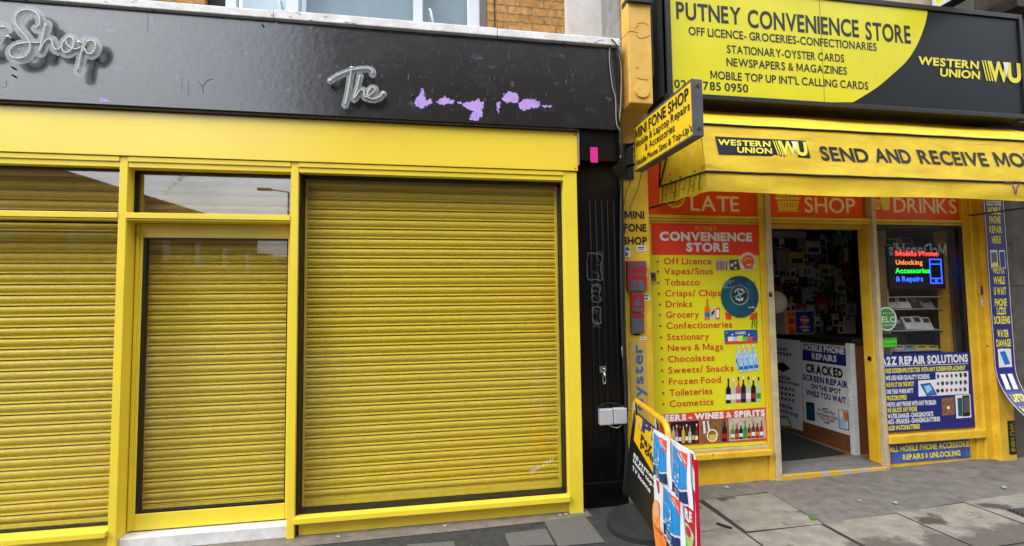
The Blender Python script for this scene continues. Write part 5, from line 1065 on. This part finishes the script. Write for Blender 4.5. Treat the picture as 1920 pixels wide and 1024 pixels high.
# LED sign in the right window
LS = wall(4.42)
ls = thing('led_sign', 'lit LED sign reading Mobile Phone Unlocking Accessories and Repairs', 'LED sign', LS.P(*LS.px(1718, 545)))
def lx(x, y): return 1640+x/3.94, 420+y/3.94
q = MB(); a = LS.px(*lx(112, 482)); b = LS.px(*lx(505, 160)); q.fbox(LS, a[0], b[0], a[1], b[1], -.03, 0, mat('black led board', '#08080a', .3)); q.build('board', ls, .004)
def led(name, c, e): 
    m = mat(name, c, emit=e); return m
for nm, st, x0, y0, x1, cap, m in (('red led', 'Mobile Phone', 152, 237, 468, 38, led('red led', '#ff2a2a', 2.2)), ('orange led', 'Unlocking', 155, 301, 352, 36, led('orange led', '#ff8a3c', 1.3)), ('green led', 'Accessories', 152, 364, 404, 38, led('green led', '#1cf03c', 2.0)), ('blue led', '& Repairs', 157, 425, 356, 38, led('blue led', '#2450ff', 3.2))):
    p = lx(x0, y0); p1 = lx(x1, y0); q = MB(); q.tpx(LS, st, p[0], p[1], p1[0], cap/3.94, m, .02, .003); q.build('led_lettering', ls)
q = MB(); BLED = led('blue led', '#2450ff', 3.2); fr = LS
a = LS.px(*lx(414, 438)); b = LS.px(*lx(486, 262)); nx, nz = 9, 22
pts = [(a[0]+(b[0]-a[0])*i/nx, z) for i in range(nx+1) for z in (a[1], b[1])]+[(x, a[1]+(b[1]-a[1])*i/nz) for i in range(1, nz) for x in (a[0], b[0])]+[(a[0]+(b[0]-a[0])*i/nx, a[1]+(b[1]-a[1])*.8) for i in range(1, nx)]+[(a[0]+(b[0]-a[0])*i/nx, a[1]+(b[1]-a[1])*.2) for i in range(1, nx)]
for x, z in pts: q.disc(LS, x, z, .0072, .003, BLED, 8)
u, v = (a[0]+b[0])/2, a[1]+(b[1]-a[1])*.1; q.ring(LS, u, v, .008, .016, .003, BLED, 16); q.build('led_phone', ls)
q = MB()
for x in (160, 405): 
    p = LS.px(*lx(x, 160)); 
    for k in range(12): q.ring(Fr((0, 4.41, 0)), p[0]+.004*(k % 2), p[1]+.012+.028*k, .008, .011, 0, DARKM, 10)
q.build('chain', ls)
# shelves behind the window
un = thing('display_shelf', 'white shelf unit behind the right window', 'shelf', (4.85, 4.7, .9))
SH = wall(4.50)
for y in (556, 579, 619, 657):
    z = SH.px(1700, y)[1]; q = MB(); q.box(4.651, SH.px(1769, y)[0], 4.50, 4.72, z-.012, z, SHELFW); q.build('shelf', un, .002)
q = MB(); q.box(4.651, 5.12, 4.721, 4.735, .4, 2.3, mat('dim shelf back', '#3b3936', .7)); q.build('back', un)
q = MB(); q.box(4.635, 4.65, 4.46, 4.74, .05, 2.3, mat('cream side panel', '#c2a968', .5)); q.build('side_panel', un)
q = MB(); x0 = SH.px(1771, 600)[0]; q.box(x0, x0+.04, 4.46, 4.56, .4, 2.3, STORE_Y); q.box(x0+.09, x0+.19, 4.50, 4.56, .4, 2.3, mat('beige upright', '#9a8a5c', .5)); q.box(x0+.04, x0+.09, 4.52, 4.6, .4, 2.3, BROWN); q.build('upright', un)
def shelf_thing(name, label, cat, x0, y0, x1, y1, m, lean=.05, dep=.02, group='goods on the window shelves'):
    a = SH.px(x0, y1); b = SH.px(x1, y0); t = thing(name, label, cat, (0.5*(a[0]+b[0]), 4.56, a[1]), group)
    q = MB(); vs = [(x, y+dy, z) for z, dy in ((a[1], 0), (b[1], lean)) for y in (4.54, 4.54+dep) for x in (a[0]+ (0 if dy == 0 else -.012), b[0]+(0 if dy == 0 else -.012))]
    q.add(vs, [(0, 2, 3, 1), (4, 5, 7, 6), (0, 1, 5, 4), (2, 6, 7, 3), (0, 4, 6, 2), (1, 3, 7, 5)], m); q.build('box', t, .002)
    q = MB(); A, B, C, D = [Vector(vs[i])+Vector((0, -.0015, 0)) for i in (0, 1, 4, 5)]; lerp = lambda s_, t_: A.lerp(B, s_).lerp(C.lerp(D, s_), t_)
    q.add([lerp(.15, .55), lerp(.85, .55), lerp(.85, .9), lerp(.15, .9)], [(0, 1, 2, 3)], PK['dark'] if m is not PK['dark'] else PK['grey']); q.build('print', t)
for i, (x0, y0, x1, y1, c, lab) in enumerate(((1654, 558, 1672, 578, 'white', 'white phone case box leaning at the left of the upper shelf'), (1675, 556, 1694, 578, 'cream', 'cream case box second on the upper shelf'), (1697, 555, 1716, 578, 'white', 'white case box third on the upper shelf'), (1719, 557, 1736, 578, 'dark', 'dark case box on the upper shelf'), (1740, 560, 1760, 578, 'grey', 'grey case box at the right of the upper shelf'),
      (1686, 598, 1704, 618, 'dark', 'dark case box on the lower shelf by the green sticker'), (1708, 594, 1724, 618, 'white', 'white case box in the middle of the lower shelf'), (1727, 593, 1741, 618, 'white', 'white case box right of the middle on the lower shelf'), (1744, 595, 1758, 618, 'white', 'white case box at the right of the lower shelf'),
      (1645, 480, 1664, 535, 'cream', 'cream carton behind the left of the LED sign'), (1660, 445, 1700, 470, 'yellow', 'yellow pack above the LED sign'), (1702, 443, 1725, 465, 'grey', 'grey pack above the middle of the LED sign'))): shelf_thing('display_box', lab, 'box', x0, y0, x1, y1, PK[c])
for x0, x1, c, lab in ((1655, 1674, 'white', 'flat white box on the bottom shelf'), (1685, 1701, 'white', 'flat white box beside a black one on the bottom shelf'), (1703, 1722, 'mint', 'flat mint box on the bottom shelf'), (1726, 1744, 'yellow', 'flat yellow box on the bottom shelf'), (1746, 1766, 'yellow', 'flat yellow box at the right end of the bottom shelf')): shelf_thing('display_box', lab, 'box', x0, 648.5, x1, 656.8, PK[c], 0, .15)
HS = wall(4.262); t = thing('hygiene_sticker', 'black and lime food hygiene rating sticker under the round green sticker', 'sticker', HS.P(*HS.px(1668, 652)))
q = MB(); a = HS.px(1652, 653); b = HS.px(1682, 625.5); q.fbox(HS, a[0], b[0], a[1], b[1], 0, .002, BLACK); q.build('card', t)
q = MB(); q.rectpx(HS, 1652, 633.5, 1680.5, 651.5, .0032, LGREEN); 
for i in range(5): u, v = HS.px(1654.5+i*4.4, 645); q.ring(HS, u, v, .005, .0075, .0044, BLACK, 12)
u, v = HS.px(1676.5, 644.5); q.disc(HS, u, v, .013, .0044, BLACK, 16); q.tpx(HS, '5', 1675, 647, 1678, 5, LGREEN, .03, .0056); q.tpx(HS, 'FOOD HYGIENE RATING', 1653, 638, 1679, 2.5, BLACK, .02, .0044); q.build('print', t)
# ================================================================== ON THE PAVEMENT
# tube framed swinging board on a rubber base
Pf, Pn = Vector((1.665, 3.90, 0)), Vector((1.515, 3.03, 0))
BF = Fr((Pf.x, Pf.y, 0), Pn-Pf, (0, 0, 1)); WL = (Pn-Pf).length
gz = ground_z(1.6)
pb = thing('swing_board', 'yellow tube framed pavement sign reading Pay Point on a round black base', 'pavement sign', (1.59, 3.5, gz))
YT = mat('scuffed yellow tube', '#d9a318', .4, .15, 12); layer_noise(YT, '#3a3020', 22, .72, .75)
r = .020; R = .10; top = .845
path = [(0, .06), (0, top-R)]+[(R-R*math.cos(a), top-R+R*math.sin(a)) for a in [math.radians(d) for d in range(15, 91, 15)]]+[(WL-R+R*math.sin(a), top-R+R*math.cos(a)) for a in [math.radians(d) for d in range(0, 91, 15)]]+[(WL, .06)]
q = MB(); q.tube([BF.P(u, v, 0) for u, v in path], r, YT, 12); q.build('tube_frame', pb, smooth=True)
q = MB(); cxu = .33
for sgn_, h in ((1, .075), (-1, .075)):
    half = [(cxu+.28*math.cos(math.radians(d)), .275*math.sin(math.radians(d))) for d in range(0, 181, 8)]
    F2 = Fr((Pf.x, Pf.y, gz), BF.U, -BF.N*0+BF.U.cross(Vector((0, 0, 1)))*sgn_)
    pts = [(u, v+.018) for u, v in half]
    lo = [F2.O+F2.U*u+F2.V*v+Vector((0, 0, .0)) for u, v in pts]; mid = [F2.O+F2.U*u+F2.V*v+Vector((0, 0, .035)) for u, v in pts]; hi = [F2.O+F2.U*(cxu+(u-cxu)*.93)+F2.V*(.018+(v-.018)*.93)+Vector((0, 0, h)) for u, v in pts]
    n = len(pts); fs = [tuple(range(2*n, 3*n))]
    for a in (0, n): fs += [(a+i, a+(i+1) % n, a+n+(i+1) % n, a+n+i) for i in range(n)]
    q.add(lo+mid+hi, fs, RUBBER)
q.fbox(BF, .12, .78, gz, gz+.05, -.015, .015, RUBBER); q.build('base', pb, .004)
TB0 = Fr(BF.P(0, .765, .01), BF.U, BF.V*.62-BF.N*.085)      # the sheet hangs from the tube and its foot swings out
q = MB(); pn = [TB0.px(*p) for p in ((1177, 905), (1172, 912), (1186, 930), (1222, 958))]; lowv = -.60
q.prism(TB0, [(.035, -.62), (.0, -.56), (.03, -.02), (.06, .0), (.82, .0), (.845, -.02), (.85, -.60)], -.008, 0, BLACK); q.build('panel', pb)
q = MB(); TB = Fr(TB0.P(0, 0, .0), TB0.U, TB0.V); PYEL = mat('amber board print', '#e9b812', .4)
e = TB.px(1188.5, 825); f = TB.px(1219.6, 878); f2 = (f[0]+(f[0]-e[0])*.7, f[1]+(f[1]-e[1])*.7)
q.flat(TB, [(.065, -.01), (.82, -.01), (.82, f2[1]), f2, e, (e[0]+.005, -.06)], .0012, PYEL)
def tb(st, x0, y0, x1, y1, cap, m, bold): p = TB.px(x0, y0); r_ = TB.px(x1, y1); c_ = TB.px(x0, y0-cap); q.text(TB, st, p[0], (p[1]+r_[1])/2, r_[0]-p[0], c_[1]-p[1], m, bold, .003)
tb('PP', 1203, 810, 1241, 840, 26, NAVY, .05); tb('Pay', 1201, 829, 1223, 845, 14, BLACK, .05); tb('Point', 1200, 847, 1240, 875, 14, BLACK, .05)
tb('Bill payments', 1187.5, 866, 1237, 902, 9, WHITE, .028); tb('Mobile top-up', 1186.5, 877.5, 1237, 915, 9, WHITE, .028); tb('TV licence', 1185, 889, 1221, 915, 9, WHITE, .028)
q.build('print', pb)
q = MB()
for u in (.13, .70):
    for dv in (0, .02): q.tube([BF.P(u-.02, top-.03+dv, .026), BF.P(u+.02, top-.05+dv, .02), BF.P(u+.01, .75, .016), BF.P(u-.02, .76, .016)], .006, DARKM, 6)
    q.tube([BF.P(u, top-.0, .03), BF.P(u+.015, .79, .03), BF.P(u, .755, .012)], .006, WCABLE, 6)
q.build('hanger', pb)
# white and red board with three hanging bags
Qf, Qn = Vector((1.284, 2.765, 0)), Vector((1.259, 2.27, 0))
AF2 = Fr((Qf.x, Qf.y, 0), Qn-Qf, (0, 0, 1)); AW = (Qn-Qf).length; g2 = ground_z(1.27)
ab = thing('advert_board', 'white and red pavement advert board leaning beside the yellow tube sign', 'advert board', (1.27, 2.5, g2))
out = [(.0, .03), (.0, .865)]+[(.03-.03*math.cos(a), .865+.03*math.sin(a)) for a in [math.radians(d) for d in (30, 60, 90)]]+[(AW-.03, .895), (AW, .865), (AW, .03)]
q = MB(); q.prism(AF2, out[::-1], -.012, .0, mat('white board', '#d9d9dc', .35, .04)); q.build('panel', ab, .002)
AP = Fr(AF2.P(0, 0, .0), AF2.U, AF2.V); q = MB(); ARED = mat('crimson print', '#bb1030', .35, .05)
def ap(*pts): return [AP.px(*p) for p in pts]
def aclip(P): return [(max(.0015, min(AW-.0015, u)), max(.032, min(.893, v))) for u, v in P]
q.flat(AP, aclip(ap((1290, 893), (1304.5, 925), (1306, 1210), (1225, 1210), (1222, 1130), (1262, 1040), (1272, 960))), .0012, ARED); q.flat(AP, aclip(ap((1219, 953), (1224, 968), (1230, 1010), (1245, 1060), (1245, 1150), (1219, 1150))), .0014, ARED)
q.flat(AP, aclip(ap((1286, 838), (1299, 846), (1304, 852), (1304, 886), (1296, 864))), .0012, ARED); q.flat(AP, aclip(ap((1230.5, 900), (1236, 903), (1237, 925), (1234, 925))), .0012, ARED)
def at(st, x0, y0, x1, y1, cap, m, bold): p = AP.px(x0, y0); r_ = AP.px(x1, y1); c_ = AP.px(x0, y0-cap); q.text(AP, st, p[0], (p[1]+r_[1])/2, r_[0]-p[0], c_[1]-p[1], m, bold, .003)
at('ICE CREAM', 1262, 915, 1299, 945, 14, WHITE, .05); at('HERE', 1272, 958, 1299, 979, 17, WHITE, .05); q.stroke(AP, smooth_path(ap((1285, 968), (1292, 977), (1298, 976)), 5), .010, .003, WHITE)
lol = smooth_path(ap((1226, 942), (1229, 938), (1234, 940), (1238, 952), (1238, 985), (1244, 1000), (1252, 1024), (1254, 1060), (1244, 1060), (1232, 1030), (1226, 990), (1224, 960)), 5, True)
q.flat(AP, [tuple(p) for p in lol], .0026, mat('orange lolly print', '#e2691a', .4, .2, 14, dark='#e8974a')); q.flat(AP, [tuple(p) for p in smooth_path(ap((1227, 945), (1231, 939), (1235, 944), (1236.5, 962), (1232, 972), (1226, 965)), 4, True)], .0036, mat('pale lolly tip print', '#e9b184', .4, .2, 60))
at('Solero', 1228, 993, 1250, 1010, 9, BLACK, .01); q.flat(AP, ap((1250, 1012), (1258, 1024), (1264, 1060), (1252, 1060)), .0034, BROWN)
q.flat(AP, [tuple(p) for p in smooth_path(ap((1280, 980), (1285, 978), (1292, 985), (1301, 1003), (1301, 1012), (1297, 1030), (1284, 1030), (1279, 1005)), 5, True)], .0026, mat('pale green cone print', '#b8cf7c', .4, .2, 30)); q.flat(AP, [tuple(p) for p in smooth_path(ap((1287, 987), (1293, 990), (1297, 1003), (1294, 1008), (1288, 1000)), 5, True)], .0036, mat('berry print', '#b32a50', .4)); q.flat(AP, ap((1281, 990), (1283, 990), (1291, 1024), (1288, 1026)), .0038, LGREEN)
q.build('print', ab)
q = MB(); q.prism(AF2, [(AW, .03), (AW, .87), (AW+.006, .87), (AW+.006, .03)][::-1], -.014, .002, ARED); q.build('edging', ab)
q = MB(); q.fbox(AF2, .0, AW, g2, .03, -.18, .05, RUBBER); q.build('foot', ab, .004)
BAG = mat('white plastic bag', '#d6d8dc', .3, .05, 8, bump=.1, bs=14)
CY = mat('cyan bag print', '#1d83c4', .35, .08, 8); NB = mat('dark blue bag print', '#17305f', .4, .08); RO = mat('coral bag print', '#d9452a', .4, .06)
def bag(label, u0, u1, v0, v1, sk):
    t = thing('sales_bag', label, 'bag', AF2.P((u0+u1)/2, v0, .02), 'blue and white bags hung on the advert board')
    W_, H_ = u1-u0, v1-v0; nu, nv = 12, 18
    class BagF(Fr):
        def P(s, u, v, w=0):
            x, y = (u-u0)/W_, (v-v0)/H_
            b = .008+.014*math.sin(math.pi*max(0, min(1, x)))*(.35+.65*math.sin(math.pi*max(0, min(1, y*.92+.04))))+.006*noise2(u*3, v*2, 4)+.004*math.sin(30*x+y*4)*(1-y*.4)
            return Fr.P(s, u, v-sk*(u-u0)+.006*math.sin(9*x)*(1-y), w+b)
    bf = BagF(AF2.O, AF2.U, AF2.V)
    q = MB(); vs = [bf.P(u0+W_*i/nu, v0+H_*j/nv) for j in range(nv+1) for i in range(nu+1)]
    q.add(vs, [(j*(nu+1)+i, j*(nu+1)+i+1, (j+1)*(nu+1)+i+1, (j+1)*(nu+1)+i) for j in range(nv) for i in range(nu)], BAG)
    bk = [AF2.P(u0+W_*i/nu, v0+H_*j/nv-sk*W_*i/nu, .004) for j in (0, nv) for i in (0, nu)]; o = len(q.v)
    q.add(bk, [(0, 2, 3, 1)], BAG); q.build('bag_skin', t, smooth=True)
    q = MB()
    def grid(x0, x1, ya, yb, m, w, n=10):
        """a printed area between two slanted/curved edges ya(x), yb(x), draped over the bag"""
        vs = []; 
        for i in range(n+1):
            x = x0+(x1-x0)*i/n
            for j in range(n+1): y = ya(x)+(yb(x)-ya(x))*j/n; vs.append(bf.P(u0+W_*x, v0+H_*y, w))
        q.add(vs, [(i*(n+1)+j, (i+1)*(n+1)+j, (i+1)*(n+1)+j+1, i*(n+1)+j+1) for i in range(n) for j in range(n)], m)
    grid(.03, .86, lambda x: .30-.05*math.sin(x*4), lambda x: .93, CY, .003); grid(.03, .86, lambda x: .04, lambda x: .26-.05*math.sin(x*4), NB, .003)
    grid(.42, .86, lambda x: .925-.26*((x-.42)/.44)**1.4, lambda x: .935, RO, .0044)
    for k in range(3):
        q.stroke(bf, [(u0+W_*(.54+.08*k+.14*i/4), v0+H_*(.90-.0*k-.14*i/4)) for i in range(5)], .0035, .006, WHITE)
    q.stroke(bf, [(u0+W_*x, v0+H_*y) for x, y in ((.14, .46), (.14, .66), (.34, .69), (.56, .64), (.58, .46), (.36, .44), (.14, .46))], .004, .006, SKYB); q.stroke(bf, [(u0+W_*x, v0+H_*y) for x, y in ((.48, .47), (.53, .53), (.53, .60), (.48, .66))], .010, .0065, WHITE)
    q.text(bf, 'is here', u0+W_*.14, v0+H_*.36, W_*.34, H_*.045, WHITE, .02, .006)
    for k in range(4): q.stroke(bf, [(u0+W_*(.14+.36*i/4), v0+H_*(.18-.03*k)) for i in range(5)], .003, .006, SKYB)
    q.build('print', t)
bag('blue and white sales bag at the far top corner of the advert board', .028, .258, .645, .905, .0)
bag('blue and white sales bag nearest the camera at the top of the advert board', .272, .475, .630, .902, .01)
bag('blue and white sales bag hung lowest on the advert board', .140, .385, .375, .655, .03)
# cables down the party line
CP = [(1143, 76), (1146, 112), (1153, 165), (1158, 200), (1163, 240), (1166.5, 330), (1168, 430), (1170, 520), (1172, 640), (1176, 740), (1174, 850), (1169, 930)]
def cable(name, label, pts, r, m, y0=3.845, grp='cables down the party wall'):
    q = MB(); P = []
    for x, y in smooth_path(pts, 5):
        Y = y0 if y < 300 else min(3.975, y0+(y-300)*.004); w_ = wall(Y); P.append(w_.P(*w_.px(x, y)))
    q.tube(P, r, m, 6); return tag(q.build(name, smooth=True), label, 'cable', grp)
cable('cable', 'thick black cable running the full height of the party line', CP, .009, CABLE)
cable('cable', 'thick black sheath in the gap beside the black pilaster', [(1163, 236), (1166, 300), (1164.5, 420), (1165.5, 560), (1169, 660), (1173, 745), (1172, 800), (1176, 850), (1172, 932)], .013, CABLE, 3.86)
cable('cable', 'white cable looping off the fascia end', [(1144, 78), (1142.5, 110), (1148, 160), (1154, 185), (1156, 230), (1163, 248), (1165, 285), (1163, 296)], .0035, WCABLE)
cable('cable', 'yellowed cable against the ochre bracket edge', [(1150, 76), (1160, 95), (1165, 130), (1164.5, 180), (1162, 225)], .0055, mat('yellowed sheath', '#b58d4a', .5), 3.83)
cable('cable', 'slack black cable beside the yellowed cable', [(1146, 73), (1158, 88), (1166, 125), (1166, 185), (1162, 236)], .005, CABLE, 3.815)
cable('cable', 'thin black wire curving under the projecting sign', [(1203, 322), (1197, 350), (1186, 378), (1172, 415), (1171, 440)], .0035, CABLE, 4.1)
cable('cable', 'thin black wire hanging from the sign bracket plate', [(1180, 318), (1181, 340), (1174, 362), (1170, 385)], .0035, CABLE, 4.1)
cable('cable', 'white cable low on the black pilaster edge', [(1166, 650), (1170, 700), (1172, 740), (1173, 775)], .004, WCABLE, 3.99)
cable('cable', 'black wire looping over the grey junction boxes', [(1120, 768), (1130, 758), (1150, 756), (1170, 762), (1182, 772)], .003, CABLE, 3.965)
cable('cable', 'pale wire loop under the grey junction boxes', [(1140, 797), (1150, 801), (1158, 802), (1165, 797)], .004, WCABLE, 3.965)
# litter, leaf and grate
def ground_item(name, label, cat, pts, m, h=.003, dz=.016):
    P = [gp(*p, .03) for p in pts]; q = MB(); z = [ground_z(p.x)+dz for p in P]; n = len(P)
    q.add([(p.x, p.y, zz_+h) for p, zz_ in zip(P, z)]+[(p.x, p.y, zz_) for p, zz_ in zip(P, z)], [tuple(range(n))]+[(i, n+i, n+(i+1) % n, (i+1) % n) for i in range(n)], m); return tag(q.build(name), label, cat)
def gx_(x, y): return 1240+x/2.824, 840+y/2.824
ground_item('fallen_leaf', 'green fallen leaf on the grey tarmac before the doorway', 'leaf', [gx_(*p) for p in ((778, 350), (790, 345), (805, 348), (815, 356), (822, 368), (810, 371), (795, 370), (783, 362))], mat('green leaf', '#4d6a24', .6))
ground_item('stick', 'black twig lying over the slab joint', 'twig', [gx_(*p) for p in ((290, 390), (300, 388), (340, 400), (375, 412), (372, 417), (330, 407))], BLACK, .008)
for i, (p, lab) in enumerate((((345, 198), 'white paper scrap near the yellow stall riser'), ((1240, 286), 'white paper scrap on the tarmac right of the doorway'), ((1815, 217), 'white scrap far right on the tarmac'), ((1632, 350), 'white scrap on the slab far right'), ((1050, 272), 'tiny white chip on the tarmac middle'))):
    x, y = p; ground_item('paper_scrap', lab, 'litter', [gx_(x-14, y-3), gx_(x+2, y-6), gx_(x+16, y+4), gx_(x, y+5)] if i < 3 else [gx_(x-6, y-3), gx_(x+5, y-1), gx_(x+6, y+3), gx_(x-5, y+3)], mat('grubby paper', '#a9a49a', .8))
for x, y, lab in ((783, 905, 'white chip of paint under the plinth middle'), (1389, 848, 'white chip at the right end of the plinth'), (1360, 853, 'small white chip beside the plinth end'), (250, 957, 'tan scrap at the left end of the plinth')):
    X, Y = 540+x/2.667, 640+y/2.667; ground_item('paint_chip', lab, 'litter', [(X-3, Y-1), (X+3, Y-1.2), (X+3.4, Y+1), (X-2, Y+1.2)], mat('grubby paper', '#a9a49a', .8), .006, .008)
gr = thing('drain_grate', 'rusty dark drain cover at the right edge of the slabs', 'drain cover', (4.5, 3.2, .045))
q = MB(); P = [gp(*gx_(*p), .035) for p in ((1828, 330), (1935, 322), (2060, 350), (1935, 372))]; q.add([(p.x, p.y, ground_z(p.x)+.0135) for p in P]+[(p.x, p.y, ground_z(p.x)+.020) for p in P], [(4, 5, 6, 7), (0, 1, 5, 4), (1, 2, 6, 5), (2, 3, 7, 6), (3, 0, 4, 7)], mat('rusty iron', '#3a2a24', .8, .3, 40)); q.build('plate', gr)
q = MB()
for k in range(5):
    a = P[0].lerp(P[3], (k+.5)/5); b = P[1].lerp(P[2], (k+.5)/5); q.tube([(p.x, p.y, ground_z(p.x)+.022) for p in (a.lerp(b, .08), a.lerp(b, .92))], .008, DARKM, 6)
q.build('bar', gr)
